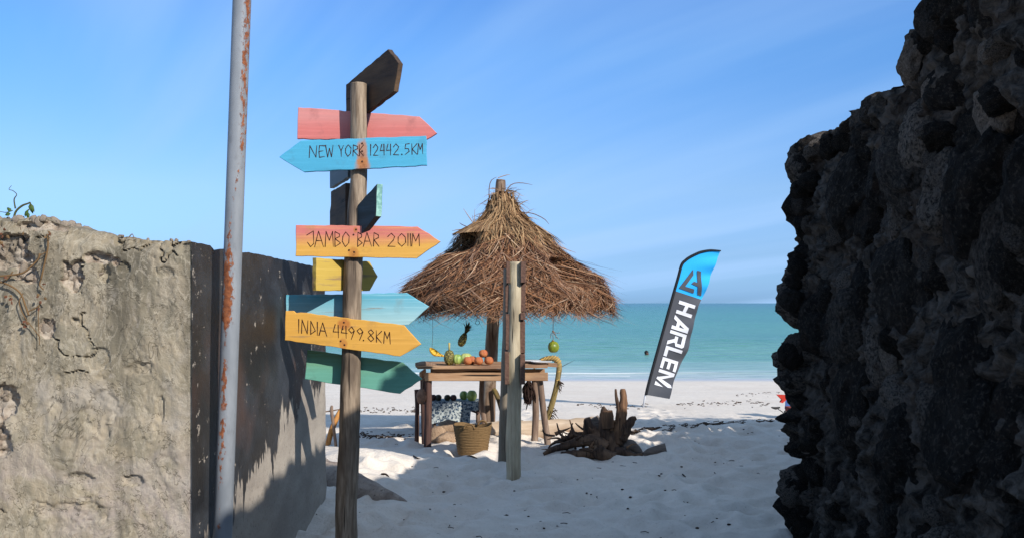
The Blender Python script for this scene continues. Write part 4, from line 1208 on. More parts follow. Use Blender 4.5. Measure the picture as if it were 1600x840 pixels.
# plates
plate_m = plain('white_enamel', (232, 232, 230), .3, .5, var=.03)
def lathe(prof, c, seg=28, sx=1, sy=1):
    V = []; F = []
    for i, (r, z) in enumerate(prof):
        for k in range(seg):
            a = 6.28319 * k / seg; V.append((c[0] + r * math.cos(a) * sx, c[1] + r * math.sin(a) * sy, c[2] + z))
    for i in range(len(prof) - 1):
        for k in range(seg):
            k2 = (k + 1) % seg; F.append((i * seg + k, i * seg + k2, (i + 1) * seg + k2, (i + 1) * seg + k))
    return V, F
pl_prof = [(.001, .004), (.06, .004), (.075, .016), (.118, .026), (.12, .023), (.078, .010), (.06, .0), (.001, 0)]
for px, D, dz, lab in ((846, 10.68, .014, 'white plate at the table end, lowest of two'), (829, 10.86, .016, 'white plate near the plank panel, set farther back on the table')):
    o = obj('plate', lathe(pl_prof, (P(px, 0, D).x, D, tz0 + dz)), plate_m, None, loc=(P(px, 0, D).x, D, tz0 + dz), smooth=True); tag(o, lab, 'plate', 'white plates on the table')

# hanging fruit
HB = 11.15
def thz(px): return 489
bn = thing('banana_bunch', 'small bunch of yellow bananas hanging on a string', 'bananas', P(677, 548, HB))
for k in range(5):
    a = Vector(P(672 + k * .9, 542.5 + k * .25, HB - .03 + .015 * k)); off = Vector((.012 * k, -.02 + .012 * k, .006 * (k % 2)))
    pts = [a, a + Vector((.012, 0, -.035)) + off * .4, a + Vector((.048, 0, -.075)) + off * .7, a + Vector((.088, 0, -.094)) + off]
    obj('banana', tube(pts, [.007, .020, .020, .006], 8, n=12), banana_m, bn, smooth=True)
obj('string', tube([P(675.5, 470, HB), P(676.3, 520, HB), P(675, 542, HB)], .0022, 4), string_m, bn)
pineapple('pineapple hanging upright by a string from the thatch', P(723, 530, HB), .043, .085, (.42, 0, 1), .15, string_to=P(724, 468, HB))
rg_ = obj('wire_ring', tube([P(746 + 3.2 * math.cos(a), 503.5 + 3.2 * math.sin(a), HB) for a in np.linspace(0, 6.2832, 17)], .003, 5), plain('dark_wire', (60, 56, 50), .6), None, smooth=True)
tag(rg_, 'small wire ring hanging from the thatch above the table', 'ring')
obj('string', tube([P(738, 474, HB), P(744.5, 501, HB)], .0018, 4), string_m, rg_)
gcn = melon('coconut', 'round green coconut hanging on a knotted string beside the table', 'coconut', P(864.5, 541.5, 11.4), .068, .072, green_m, 3, .04)
obj('stem', blob(P(864, 532, 11.4), .02, .02, .010, 2), stem_m, gcn, smooth=True)
mb = MB(); mb.add(tube([P(865, 466, 11.4), P(864, 518, 11.4), P(864, 533, 11.4)], .004, 5))
for pts in ([(864, 517), (870, 520), (875, 519)], [(864, 518), (869, 525), (873, 529)], [(864, 517), (861, 521), (860, 528)], [(864, 516), (868, 522), (869, 528)]): mb.add(tube([P(a, b, 11.39) for a, b in pts], .003, 4))
mb.add(blob(P(864, 517, 11.4), .012, .012, .010, 2))
obj('string', mb.vf(), plain('pink_string', (196, 150, 124), .9), gcn)

# low bench behind with patterned cloth and fruit
BD = 12.35; BG = gz(-.7, BD)
cloth_m = N('patterned_cloth', .9, .1)
m = cloth_m; v1 = m.voro(26, 'F1'); v2 = m.noise(38, 3, .6)
c = m.mix(m.ramp(v1, [(.30, 0), (.36, 1)]), col(66, 92, 118), col(206, 212, 206))
c = m.mix(m.ramp(v2, [(.42, .85), (.52, 0)]), c, col(44, 66, 92)); m.base(c)
bx0, bx1 = P(673, 0, BD).x, P(750, 0, BD).x; bzt = P(0, 627, BD).z
bench = thing('low_bench', 'low wooden bench under a patterned cloth behind the table', 'bench', ((bx0 + bx1) / 2, BD + .2, BG))
obj('seat', bevel(box(bx0, bx1, BD, BD + .42, bzt - .05, bzt - .012), .004, 1), leg_w, bench)
for sx_ in (bx0 + .04, bx1 - .03):
    for sy_ in (BD + .05, BD + .36):
        obj('leg', tube([(sx_, sy_, bzt - .05), (sx_, sy_, BG - .05)], .025, 8), leg_w, bench, smooth=True)
obj('brace', tube([P(735, 640, BD - .02), P(748, 645, BD + .02)], .014, 6), dark_leg, bench)
gx = np.linspace(bx0 - .015, bx1 - .02, 40); V = []; F = []
bot = lambda x: .285 + .03 * math.sin(x * 9) + (.0 if x < P(735, 0, BD).x else -.20)
rows = [(BD + .44, -.09), (BD + .425, 0), (BD + .2, .003), (BD - .012, 0), (BD - .022, -.03)] + [(None, t_) for t_ in (.25, .5, .75, 1.0)]
for x in gx:
    for (y_, dz) in rows:
        if y_ is None:
            V.append((x, BD - .024 - .012 * math.sin(x * 23) * dz, bzt - .03 - (bot(x) - .03) * dz))
        else: V.append((x, y_, bzt + dz))
nr = len(rows)
F = [(i * nr + j, i * nr + j + 1, (i + 1) * nr + j + 1, (i + 1) * nr + j) for i in range(39) for j in range(nr - 1)]
o = obj('patterned_cloth', (V, F), cloth_m.m, None, loc=((bx0 + bx1) / 2, BD, bzt), smooth=True); tag(o, 'blue and white patterned cloth draped over the low bench', 'cloth')
def onB(px, r, D=BD + .1): return Vector((P(px, 0, D).x, D, bzt + r * .95 + .003))
for px, r, m_, lab in ((677, .043, dred_m, 'dark reddish fruit on the patterned cloth next to the table leg'), (685, .043, dgreen_m, 'dark olive fruit on the patterned cloth, second from the table leg'),
                       (699, .042, dgreen_m, 'dark fruit on the patterned cloth, left of a touching pair'), (708.5, .042, dred_m, 'dark fruit on the patterned cloth, right of a touching pair')):
    melon('fruit', lab, 'fruit', onB(px, r), r, r, m_, 0, .04, 'dark fruit on the patterned cloth')
melon('melon', 'small green melon on the patterned cloth behind the bigger one', 'melon', onB(724.5, .06, BD + .22), .052, .064, melon_m, 8)
melon('melon', 'larger pale green melon on the patterned cloth nearest the trunk', 'melon', onB(737, .07), .067, .074, fruit_mat('lime_melon', (190, 204, 112), (150, 176, 84), .4, 12), 5)
dc = obj('dried_coconut', blob(P(658.5, 618.5, 10.56), .055, .055, .088, 3, .12, 1.6, 3), fruit_mat('dried_husk', (150, 112, 86), (112, 82, 64), .8, 20), None, smooth=True)
tag(dc, 'brown dried coconut husk tied against the table leg', 'coconut')
obj('string', tube([P(659, 608, 10.56), P(661, 594, 10.58), P(662, 586, 10.62)], .004, 5), string_m, dc)

# basket
KD = 10.2; KS = KD / FPX
bk_m = N('palm_weave', .85, .15); m = bk_m
br_ = m.n('ShaderNodeTexWave', wave_type='BANDS', bands_direction='Z'); br_.inputs['Scale'].default_value = 19; br_.inputs['Distortion'].default_value = 3.0; br_.inputs['Detail'].default_value = 3
m.put(br_.inputs['Vector'], m.co()); n_ = m.noise(40, 4, .6)
c = m.mix(br_.outputs[0], col(120, 94, 62), col(138, 110, 74)); c = m.mix(m.ramp(n_, [(.3, .5), (.5, 0)]), c, col(96, 76, 50))
m.base(c); m.bump(br_.outputs[0], .4, .008); m.bump(n_, .5, .006)
kc = (P(738.5, 0, KD).x, KD, gz(P(738.5, 0, KD).x, KD) - .015)
kb = thing('basket', 'round woven palm basket with two handles on the sand before the table', 'basket', kc)
kh = .295
prof = [(.001, .01), (.150, 0)] + [(.155 + .052 * t_ + .003 * math.sin(t_ * 70), kh * t_) for t_ in np.linspace(.02, 1, 34)] + [(.206, kh + .008), (.198, kh + .002)] + [(.150 + .046 * t_, kh * t_ + .02) for t_ in (.9, .5, .05)] + [(.001, .02)]
V, F = lathe(prof, (0, 0, 0), 48)
V = [(x, y * .82, z + (.012 * math.sin(3 * math.atan2(y, x) + 1) + .02 * abs(x) / .2) * (z / kh if z > .1 else 0)) for x, y, z in V]
V = [(x + kc[0], y + kc[1], z + kc[2]) for x, y, z in V]
obj('body', (V, F), bk_m.m, kb, loc=kc, smooth=True)
for s_ in (-1, 1):
    pts = [(kc[0] + .02 + .055 * math.cos(a) * 1.0, kc[1] + s_ * .165, kc[2] + kh - .01 + .055 * math.sin(a)) for a in np.linspace(0, math.pi, 9)] if s_ < 0 else [(kc[0] + .10 + .05 * math.cos(a), kc[1] + s_ * .13, kc[2] + kh - .01 + .055 * math.sin(a)) for a in np.linspace(0, math.pi, 9)]
    if s_ < 0: pts = [(x - .05, y, z) for x, y, z in pts]
    obj('handle', tube(pts, .011, 8), bk_m.m, kb, smooth=True)

# bent branch bound with rope, dried bundle, leaning branch
bm_w = wood('mossy_branch_wood', (150, 128, 78), (112, 100, 62), (170, 148, 100), 'z', 18)
AD = 11.7
ab = thing('bent_branch', 'bent branch arching over the table end, bound with straw rope', 'branch', (P(852, 680, AD).x, AD, gz(P(852, 0, AD).x, AD)))
apts = [(836, 574), (842, 565), (852, 560), (864, 559), (871, 563), (873.5, 574), (870, 600), (864, 625), (857, 648), (852, 668), (850, 686)]
obj('branch', tube([P(a, b, AD) for a, b in apts], [.018, .024, .028, .032, .034, .034, .034, .036, .038, .045, .05], 10, n=60, wob=.2, seed=5), bm_w, ab, smooth=True)
sp_, _ = smooth_path([P(a, b, AD) for a, b in apts[:7]], .03, 90)
hel = [p + Vector((math.cos(i * .95) * .030 * .9, math.sin(i * .95) * .034, math.cos(i * .95) * .030)) for i, p in enumerate(sp_)]
o = obj('rope', tube(hel, .008, 5), plain('straw_rope', (206, 168, 100), .9, .1, var=.3), ab, smooth=True)
mb = MB()
for k in range(16):
    a = Vector(P(871, 594, AD)); e = Vector(P(random.uniform(872, 882), random.uniform(598, 616), AD - random.uniform(0, .1)))
    mb.add(tube([a, a.lerp(e, .5) + Vector((random.uniform(-.02, .03), 0, random.uniform(-.02, .03))), e], [.006, .005, .002], 4, n=6))
mb.add(tube([P(873, 575, AD), P(886, 568, AD), P(898, 562, AD)], [.004, .003, .001], 4))
for k in range(18):
    a = Vector(P(856 + random.uniform(-2, 4), 640 + random.uniform(-6, 14), AD)); e = a + Vector((random.uniform(-.02, .14), random.uniform(-.1, .02), random.uniform(-.16, .05)))
    mb.add(tube([a, a.lerp(e, .5) + Vector((.01, 0, .02)), e], [.007, .005, .002], 4, n=6))
for k in range(8):
    a = Vector(P(855, 655, AD)); e = Vector(P(random.uniform(842, 851), random.uniform(668, 678), AD - .05)); mb.add(tube([a, e], [.014, .01], 5))
o = obj('dry_frond', mb.vf(), plain('dead_leaf', (74, 60, 48), .9, .1, var=.3), ab); tag(o, None, kind='stuff')
mb = MB(); rg = random.Random(4)
top_ = Vector(P(826, 592, 10.95))
for k in range(46):
    a = top_ + Vector((rg.uniform(-.02, .02), rg.uniform(-.02, .02), -.02)); e = Vector(P(826 + rg.gauss(0, 5), 622 + rg.gauss(0, 9), 10.95 + rg.uniform(-.07, .07)))
    mid_ = a.lerp(e, .55) + Vector((rg.gauss(0, .02), rg.gauss(0, .02), 0))
    mb.add(tube([a, mid_, e], [.006, .012, .003], 4, n=6))
mb.add(blob(P(825, 621, 10.95), .05, .045, .07, 3, .35, 2.4, 3))
db = obj('dried_leaf_bundle', mb.vf(), plain('withered_leaf', (56, 42, 38), .9, .1, var=.35), None, loc=top_); tag(db, 'dark withered bunch of leaves hanging under the table end', 'leaves')
obj('string', tube([top_ + Vector((0, 0, .07)), top_ - Vector((0, 0, .03))], .006, 5), string_m, db)
lbm = wood('lichen_branch_wood', (116, 98, 66), (78, 66, 48), (164, 140, 76), 'z', 22)
o = obj('leaning_branch', tube([P(771, 608, 11.95), P(777, 618, 11.9), P(784, 640, 11.86), P(790, 668, 11.8), P(793, 684, 11.8)], [.03, .032, .03, .03, .03], 8, n=20, wob=.3, seed=3), lbm, None, smooth=True); tag(o, 'short lichen covered branch leaning on the parasol trunk', 'branch')

# sand bank modelled as a log shape, and rocks behind the table
bank_m = wood('pale_bank_material', (230, 208, 182), (206, 182, 154), (168, 140, 114), 'x', 7, bump=.9)
o = obj('sand_bank', tube([P(700, 674, 11.75), P(745, 674, 11.7), P(810, 673, 11.65), P(880, 671, 11.6), P(925, 669, 11.55), P(946, 672, 11.5)], [.07, .10, .115, .13, .14, .10], 20, n=90, wob=.34, seed=6, ls=2.4, fs=12), bank_m, None, smooth=True); tag(o, 'long pale sand bank, shaped like a log, behind the table', 'log')
sand_rock = N('sandstone_rock', .9, .15); m = sand_rock
n_ = m.noise(8, 5, .65); m.base(m.mix(m.ramp(n_, [(.35, 0), (.65, 1)]), col(196, 168, 138), col(150, 122, 98))); m.bump(n_, .6, .02)
rock_srcs = [rock_mesh('rock', 3, 60 + k, amp=.25, pit=.05, m=sand_rock.m) for k in range(4)]
for i, (px, py, D, sx_, sy_, sz_, lab) in enumerate(((684, 684, 11.1, .10, .12, .11, 'rounded beige rock behind the table leg'), (700, 690, 10.95, .15, .13, .10, 'flat beige rock beside the basket, the nearest of three'), (701, 676, 11.35, .12, .12, .09, 'orange beige rock under the patterned cloth, behind the flat one'))):
    q = P(px, py, D); q.z = gz(q.x, q.y) + sz_ * .6 + (.09 if i == 2 else 0)
    o = bpy.data.objects.new('rock', rock_srcs[i]); COL.objects.link(o); _place(o, q, None); o.scale = (sx_, sy_, sz_); o.rotation_euler = (0, 0, i * 1.3); tag(o, lab, 'rock', 'rocks behind the basket')

# root stump
SDp = 10.15
stump_m = wood('dark_root_wood', (104, 80, 64), (52, 41, 35), (136, 106, 82), 'z', 22, bump=.9)  # dark brown wood for trunk, roots and twigs
stub_m = wood('dry_root_wood', (156, 118, 86), (108, 78, 58), (84, 64, 50), 'z', 13)
grey_m = wood('grey_drift_wood', (142, 126, 112), (108, 96, 88), None, 'x', 13)
st = thing('root_stump', 'dark uprooted stump with broken spikes and tangled roots on the sand', 'stump', (P(950, 708, SDp).x, SDp, gz(1.0, SDp)))
SS = SDp / FPX
def rt(name, pts, rad, m, seed=1, n=20, seg=10, wob=.3, flat=1.0, dD=0, lab=None):
    o = obj(name, tube([P(a, b, SDp + dD + (c_[0] if c_ else 0)) for a, b, *c_ in pts], [r * SS for r in rad], seg, n=n, wob=wob, seed=seed, flat=flat, fs=22, ls=16), m, st, smooth=True)
    if lab: o['label'] = lab
    return o
rt('trunk', [(955, 716), (951, 695), (947, 670), (948, 645), (950, 640)], [20, 17, 13, 10, 8.5], stump_m, 1, 30, 16, .35)
rt('spike', [(950, 668), (949, 652), (948, 641)], [10, 10, 8.5], stub_m, 2, 16, 12, .25, dD=-.05, lab='short brown broken stub')
rt('spike', [(962, 692), (970, 655), (974, 630), (973, 607)], [13, 9, 6.5, 4], stub_m, 3, 26, 10, .3, lab='tall brown broken spike')
rt('spike', [(966, 650), (966, 634), (963, 620), (962, 607)], [4, 3.5, 2.5, 1.5], stump_m, 4, 18, 7, .3)
rt('spike', [(970, 685), (981, 664), (988, 655), (994, 652)], [11, 8, 6, 3], stump_m, 5, 18, 9, .4)
rt('root', [(945, 700), (925, 688), (903, 690), (880, 697), (862, 702), (849, 709)], [13, 10, 8, 6, 4.5, 2.5], stump_m, 6, 36, 10, .4, dD=-.08)
rt('root', [(940, 690), (922, 668), (918, 655), (917, 652)], [12, 9, 6, 4], stump_m, 7, 18, 9, .4)
rt('root', [(935, 690), (915, 680), (895, 681), (878, 687), (866, 690)], [9, 6, 5, 3.5, 2], stump_m, 8, 26, 8, .4, dD=.1)
rt('root', [(935, 705), (912, 708), (890, 710), (876, 708)], [10, 8, 6, 3.5], stump_m, 9, 22, 10, .4, dD=-.15)
rt('root', [(968, 700), (985, 695), (996, 702), (1004, 711)], [11, 9, 6, 3], grey_m, 10, 22, 10, .3, dD=.05, lab='greyish root curving down')
rt('root', [(960, 705), (978, 708), (994, 711), (1004, 709)], [9, 6, 3.5, 2], stump_m, 11, 18, 8, .4, dD=-.1)
rt('root', [(931, 700), (938, 708), (960, 716)], [12, 12, 10], stump_m, 12, 12, 8, .4, dD=-.2)
rt('root', [(922, 655), (932, 672), (944, 698)], [13, 16, 12], grey_m, 13, 20, 12, .2, flat=.35, dD=.18, lab='flat grey slab of wood')
for k, pts in enumerate(([(905, 690), (896, 672), (893, 664), (890, 655)], [(884, 684), (875, 677), (872, 668), (870, 660)], [(899, 681), (893, 668), (895, 660)], [(917, 672), (908, 668), (899, 660)], [(950, 660), (949, 650), (947, 644)], [(892, 690), (882, 700), (870, 704)], [(868, 690), (860, 695), (855, 704)], [(910, 682), (900, 675), (888, 676)])):
    rt('twig', pts, [2.4, 1.8, 1.4, .7][:len(pts)] if len(pts) == 4 else [2.2, 1.6, .7], stump_m, 20 + k, 12, 6, .2, dD=random.uniform(-.1, .15))
rg = random.Random(33)
for k in range(46):
    a0 = rg.uniform(862, 985); b0 = rg.uniform(672, 706); L_ = rg.uniform(10, 30); an_ = rg.uniform(.3, 3.0) if rg.random() < .6 else rg.uniform(2.4, 3.9)
    p1 = (a0 + math.cos(an_) * L_ * .5 + rg.gauss(0, 3), b0 - abs(math.sin(an_)) * L_ * .35 + rg.gauss(0, 3)); p2 = (a0 + math.cos(an_) * L_, min(708, b0 - math.sin(an_) * L_ * .6))
    rt('twig', [(a0, b0), p1, p2], [rg.uniform(1.5, 4.2), rg.uniform(1.0, 2.4), .5], stump_m if k % 3 else stub_m, 60 + k, 10, 6, .3, dD=rg.uniform(-.22, .2))
o = obj('drift_log', tube([P(1003, 712, 10.1), P(1014, 706, 10.1), P(1028, 703, 10.1), P(1040, 701, 10.1)], [.02, .042, .058, .066], 12, n=24, wob=.14, seed=8), grey_m, None, smooth=True); tag(o, 'short grey cone shaped log on the sand beside the stump', 'log')

# log half buried by the wall's end
blm = N('sandy_log_material', .95, .1); m = blm
n_ = m.noise(7, 5, .65); n2_ = m.noise(30, 5, .7)
c = m.mix(m.ramp(n_, [(.35, 0), (.65, 1)]), col(188, 172, 156), col(142, 126, 114)); c = m.mix(m.ramp(n2_, [(.3, .8), (.44, 0)]), c, col(92, 80, 72)); m.base(c); m.bump(n_, .9, .03); m.bump(n2_, .7, .012)
o = obj('buried_log', tube([P(490, 752, 8.3), P(515, 755, 8.15), P(550, 766, 7.95), P(590, 777, 7.8), P(618, 783, 7.72), P(636, 787, 7.68)], [.21, .20, .16, .105, .06, .02], 22, n=70, wob=.24, seed=12, ls=3.5, fs=14), blm.m, None, smooth=True); tag(o, 'tapered grey log half buried in sand at the foot of the plaster wall', 'log')
# sticks beyond the wall's end
yst = wood('ochre_stalk_wood', (206, 150, 84), (170, 112, 60), None, 'z', 12)
o = obj('palm_stalk', tube([P(511, 700, 10.9), P(518, 672, 10.95), P(528, 648, 11.0), P(534, 636, 11.05)], [.03, .034, .026, .016], 8, n=18, wob=.25, seed=1), yst, None, smooth=True); tag(o, 'ochre dry palm stalk leaning behind the end of the plaster wall', 'stalk')
o = obj('grey_stick', tube([P(525, 696, 10.8), P(521, 664, 10.8), P(518, 640, 10.8), P(519, 633, 10.8)], [.018, .016, .022, .012], 7, n=14, wob=.2, seed=4), leg_w, None, smooth=True); tag(o, 'thin upright stick with a knotted head next to the ochre palm stalk', 'stick')
o = obj('grey_stick', tube([P(503, 643, 10.8), P(518, 641, 10.82), P(534, 638, 10.84)], [.008, .008, .006], 6, n=10, wob=.2, seed=6), leg_w, None, smooth=True); tag(o, 'thin twig crossing level behind the signpost by the wall end', 'stick')

# ------------------------------------------------------------------ feather flag
FDp = 18.0; FSc = FDp / FPX
fl = thing('feather_flag', 'blue and charcoal feather flag with white lettering leaning on the beach', 'flag', P(1006, 634, FDp))
black_c = plain('flag_black', (30, 32, 36), .7, .2, var=.05)
char_c = plain('flag_charcoal', (84, 86, 92), .75, .2, var=.06, scale=3)
blue_c = plain('flag_blue', (46, 184, 255), .7, .2, var=.04, scale=3)
white_c = plain('flag_white', (236, 236, 240), .7, .2, var=.02)
LEFT = [(1125.4, 391.5), (1110, 390.7), (1098, 392.5), (1090, 395), (1077, 401.4), (1070, 406.5), (1064, 413.6), (1058.6, 433), (1050, 463), (1036, 513), (1022, 563), (1012, 600), (1008.3, 616)]
RIGHT = [(1125.6, 393), (1122, 402), (1118, 412), (1114.5, 421), (1110.5, 432), (1107, 442), (1103, 452), (1097, 467.4), (1091, 481), (1083.5, 508), (1076, 537), (1064, 570), (1046, 622)]
def curve(pts, n):
    p = np.array(pts, float); s = np.concatenate([[0], np.cumsum(np.linalg.norm(np.diff(p, axis=0), axis=1))]); t_ = np.linspace(0, s[-1], n)
    return np.stack([np.interp(t_, s, p[:, 0]), np.interp(t_, s, p[:, 1])], 1)
NR, NC = 90, 22
Lc = np.array([[np.interp(t_, np.linspace(0, 1, 13), [p[k] for p in LEFT]) for k in (0, 1)] for t_ in np.linspace(0, 1, NR)])
Rc = np.array([[np.interp(t_, np.linspace(0, 1, 13), [p[k] for p in RIGHT]) for k in (0, 1)] for t_ in np.linspace(0, 1, NR)])
edge_w = 1.4 * np.sin(np.linspace(0, 1, NR) * 38) * np.linspace(0, 1, NR) ** 2 + 1.0 * np.sin(np.linspace(0, 1, NR) * 17)* np.linspace(0, 1, NR)
Rc[:, 0] += edge_w
def ripple(px, py):
    """fabric wave, metres towards +Y, from the place on the flag"""
    e = (py - 391) / 230.0
    ex = np.interp(py, Lc[:, 1][14:], Lc[:, 0][14:]); f = np.clip((px - ex) / 55.0, 0, 1)
    return .10 * e * f * np.sin(py * .085 + px * .05) + .05 * f * f * np.sin(py * .19 + 1.5)
V = []; F = []; MI = []
for i in range(NR):
    for j in range(NC):
        f = j / (NC - 1); px, py = Lc[i] * (1 - f) + Rc[i] * f
        q = P(px, py, FDp); q.y += float(ripple(px, py)); V.append(q)
for i in range(NR - 1):
    for j in range(NC - 1):
        F.append((i * NC + j, (i + 1) * NC + j, (i + 1) * NC + j + 1, i * NC + j + 1))
        f = (j + .5) / (NC - 1); px, py = (Lc[i] * (1 - f) + Rc[i] * f)
        bl = 454.4 + (px - 1056) * .322
        MI.append(1 if py < bl else 0)
_n = N('flag_print', .72, .2); _x = _n.xyz()
_t = _n.math('ADD', _x[2], _n.math('MULTIPLY', _x[0], .322))
_w = _n.noise(2.2, 3, .5)
_n.base(_n.mix(_n.mrange(_t, 44.2 * FSc, 44.4 * FSc), _n.mix(_w, col(78, 80, 86), col(90, 92, 98)), col(46, 184, 255)))
ban = obj('banner', (V, F), _n.m, fl, loc=P(1060, 500, FDp), smooth=True)
obj('sleeve', tube([P(a + 1.0, b + .4, FDp - .01) for a, b in LEFT], [.012, .02, .024, .026, .028] + [.028] * 8, 8, n=60), black_c, fl, smooth=True)
obj('pole', tube([P(1012, 604, FDp - .01), P(1008, 618, FDp), P(1004.5, 640, FDp)], .018, 8), plain('pole_white', (214, 216, 220), .4, .4), fl, smooth=True)
def flagpoly(polys, m, name, dens=2.2):
    mb = MB()
    for poly in polys:
        bm = bmesh.new()
        f = bm.faces.new([bm.verts.new((a, b, 0)) for a, b in poly])
        bmesh.ops.triangulate(bm, faces=bm.faces[:])
        for _ in range(4):
            es = [e for e in bm.edges if e.calc_length() > dens]
            if not es: break
            bmesh.ops.subdivide_edges(bm, edges=es, cuts=1)
            bmesh.ops.triangulate(bm, faces=[f for f in bm.faces if len(f.verts) > 3])
        bm.verts.index_update()
        V = []
        for v in bm.verts:
            q = P(v.co.x, v.co.y, FDp); q.y += float(ripple(v.co.x, v.co.y)) - .012; V.append(q)
        mb.add((V, [tuple(v.index for v in f.verts) for f in bm.faces])); bm.free()
    return obj(name, mb.vf(), m, fl, loc=P(1060, 500, FDp))
def ST(s, t):
    zx = 258 + s * -.283 + (t - 4) * .95; zy = 305 + s * .959 + (t - 4) * .31
    return 980 + zx / 3.111, 370 + zy / 3.111
def rect(s0, s1, t0, t1): return [(s0, t0), (s1, t0), (s1, t1), (s0, t1)]
LET = [rect(3, 20, 0, 82), rect(50, 67, 0, 82), [(20, 34), (50, 30), (50, 47), (20, 51)],
       [(76, 0), (95, 0), (128, 62), (128, 82), (119, 82)], rect(128, 145, 0, 82), [(97, 20), (128, 20), (128, 36), (106, 36)],
       rect(152, 168, 0, 82), rect(168, 206, 66, 82), [(206, 36), (222, 42), (222, 74), (214, 82), (206, 82)], rect(174, 206, 30, 46), [(188, 30), (206, 30), (226, 0), (206, 0)],
       rect(231, 247, 0, 82), rect(247, 282, 0, 16), rect(288, 304, 0, 82), rect(304, 342, 0, 15), rect(304, 338, 33, 48), rect(304, 342, 67, 82),
       rect(349, 365, 0, 82), [(365, 82), (365, 58), (388, 6), (398, 6), (398, 20)], [(386, 4), (398, 0), (424, 66), (420, 84), (408, 78)], [(410, 0), (430, 0), (428, 44)]]
for k0, k1 in ((0, 3), (3, 6), (6, 11), (11, 13), (13, 17), (17, 21)):
    flagpoly([[ST(a, b) for a, b in p_] for p_ in LET[k0:k1]], white_c, 'letter')
flagpoly([[(1030 + a / 7, 380 + b / 7) for a, b in p_] for p_ in ([(370, 285), (375, 345), (283, 470), (215, 488)], [(215, 488), (283, 470), (380, 500), (375, 545)], [(415, 295), (458, 308), (462, 575), (420, 560)], [(350, 440), (378, 415), (418, 430), (419, 472)])], char_c, 'logo')

# ------------------------------------------------------------------ swimmer
SWD = 52.0
skin = plain('dark_skin', (92, 62, 50), .5, .3, var=.1)
V_ = [(0, 0, -.75), (0, 0, -.35), (0, 0, -.10), (0, 0, .06), (0, -.01, .20), (0, -.02, .27), (.17, -.02, .02), (.27, -.22, -.14), (.24, -.46, -.16), (-.17, -.02, .02), (-.28, -.2, -.14), (-.25, -.44, -.18), (.09, 0, -1.0), (-.09, 0, -1.0)]
E_ = [(0, 1), (1, 2), (2, 3), (3, 4), (4, 5), (2, 6), (6, 7), (7, 8), (2, 9), (9, 10), (10, 11), (0, 12), (0, 13)]
R_ = [.15, .15, .15, .062, .098, .085, .075, .055, .04, .075, .055, .04, .1, .1]
me = bpy.data.meshes.new('person'); me.from_pydata(V_, E_, []); me.materials.append(skin)
pe = bpy.data.objects.new('person', me); COL.objects.link(pe); _place(pe, P(1010.5, 557.5, SWD), None)
pe.rotation_euler = (0, 0, R(20))
sk = pe.modifiers.new('skin', 'SKIN')
for i, r in enumerate(R_): me.skin_vertices[0].data[i].radius = (r, r)
me.skin_vertices[0].data[0].use_root = True
pe.modifiers.new('sub', 'SUBSURF').levels = 2; pe.modifiers['sub'].render_levels = 2
tag(pe, 'swimmer with dark hair, head and shoulders above the water beyond the flag', 'person')
hv, hf = blob((0, .015, .235), .112, .118, .115, 3, .06, 3, 1)
hair = obj('hair', (hv, hf), plain('black_hair', (30, 26, 26), .7), None, loc=(0, 0, 0), local=True, smooth=True)
hair.parent = pe; hair.location = (0, .02, .02)

# ------------------------------------------------------------------ beach gear half hidden behind the coral wall
GD = 15.2; 
bgz = gz(P(1230, 0, GD).x, GD)
bgr = thing('beach_chair', 'blue and red canvas beach chair mostly hidden behind the coral wall', 'chair', (P(1236, 0, GD).x, GD, bgz))
blue_cv = plain('blue_canvas', (70, 100, 150), .85, .1); red_cv = plain('red_canvas', (206, 66, 52), .85, .1); rust_cv = plain('rust_canvas', (150, 72, 58), .85, .1); frame_w = plain('dark_frame', (62, 60, 58), .6)
gs = GD / FPX
def gq(px, py, dD=0): return P(px, py, GD + dD)
V = []; 
for i in range(9):
    t_ = i / 8; a = gq(1226 + 1.5 * math.sin(t_ * 3), 598 + 40 * t_, .22 - .3 * t_); b = gq(1262, 598 + 40 * t_, .22 - .3 * t_); V += [a, b, b + Vector((0, .012, 0)), a + Vector((0, .012, 0))]
F = [(4 * i + k, 4 * i + (k + 1) % 4, 4 * i + 4 + (k + 1) % 4, 4 * i + 4 + k) for i in range(8) for k in range(4)] + [(0, 1, 2, 3), (35, 34, 33, 32)]
obj('backrest', (V, F), blue_cv, bgr, smooth=False)
obj('seat', bevel(box(gq(1225, 0).x, gq(1262, 0).x, GD - .45, GD - .05, gq(0, 641).z, gq(0, 633).z), .01, 2), rust_cv, bgr)
V = [gq(1214, 616, -.3), gq(1229, 616.5, -.3), gq(1228, 625, -.3), gq(1223, 629, -.3), gq(1219, 628, -.3), gq(1222, 624, -.3)]
obj('cushion', ([v for v in V] + [v + Vector((0, .06, 0)) for v in V], [tuple(range(5, -1, -1)), tuple(range(6, 12))] + [(i, (i + 1) % 6, (i + 1) % 6 + 6, i + 6) for i in range(6)]), red_cv, bgr)
mb = MB(); mb.add(tube([gq(1205, 635.5, -.35), gq(1212, 637, -.35), gq(1219, 635.5, -.35)], [.008, .022, .01], 6, n=8, flat=.6)); mb.add(tube([gq(1214, 637, -.35), gq(1224, 644, -.35)], .008, 5))
obj('armrest', mb.vf(), frame_w, bgr)
for px, dD in ((1227, -.42), (1258, -.42), (1227, .1), (1258, .1)):
    a = gq(px, 641, dD); obj('leg', tube([a, (a.x, a.y, bgz - .04)], .02, 6), frame_w, bgr)

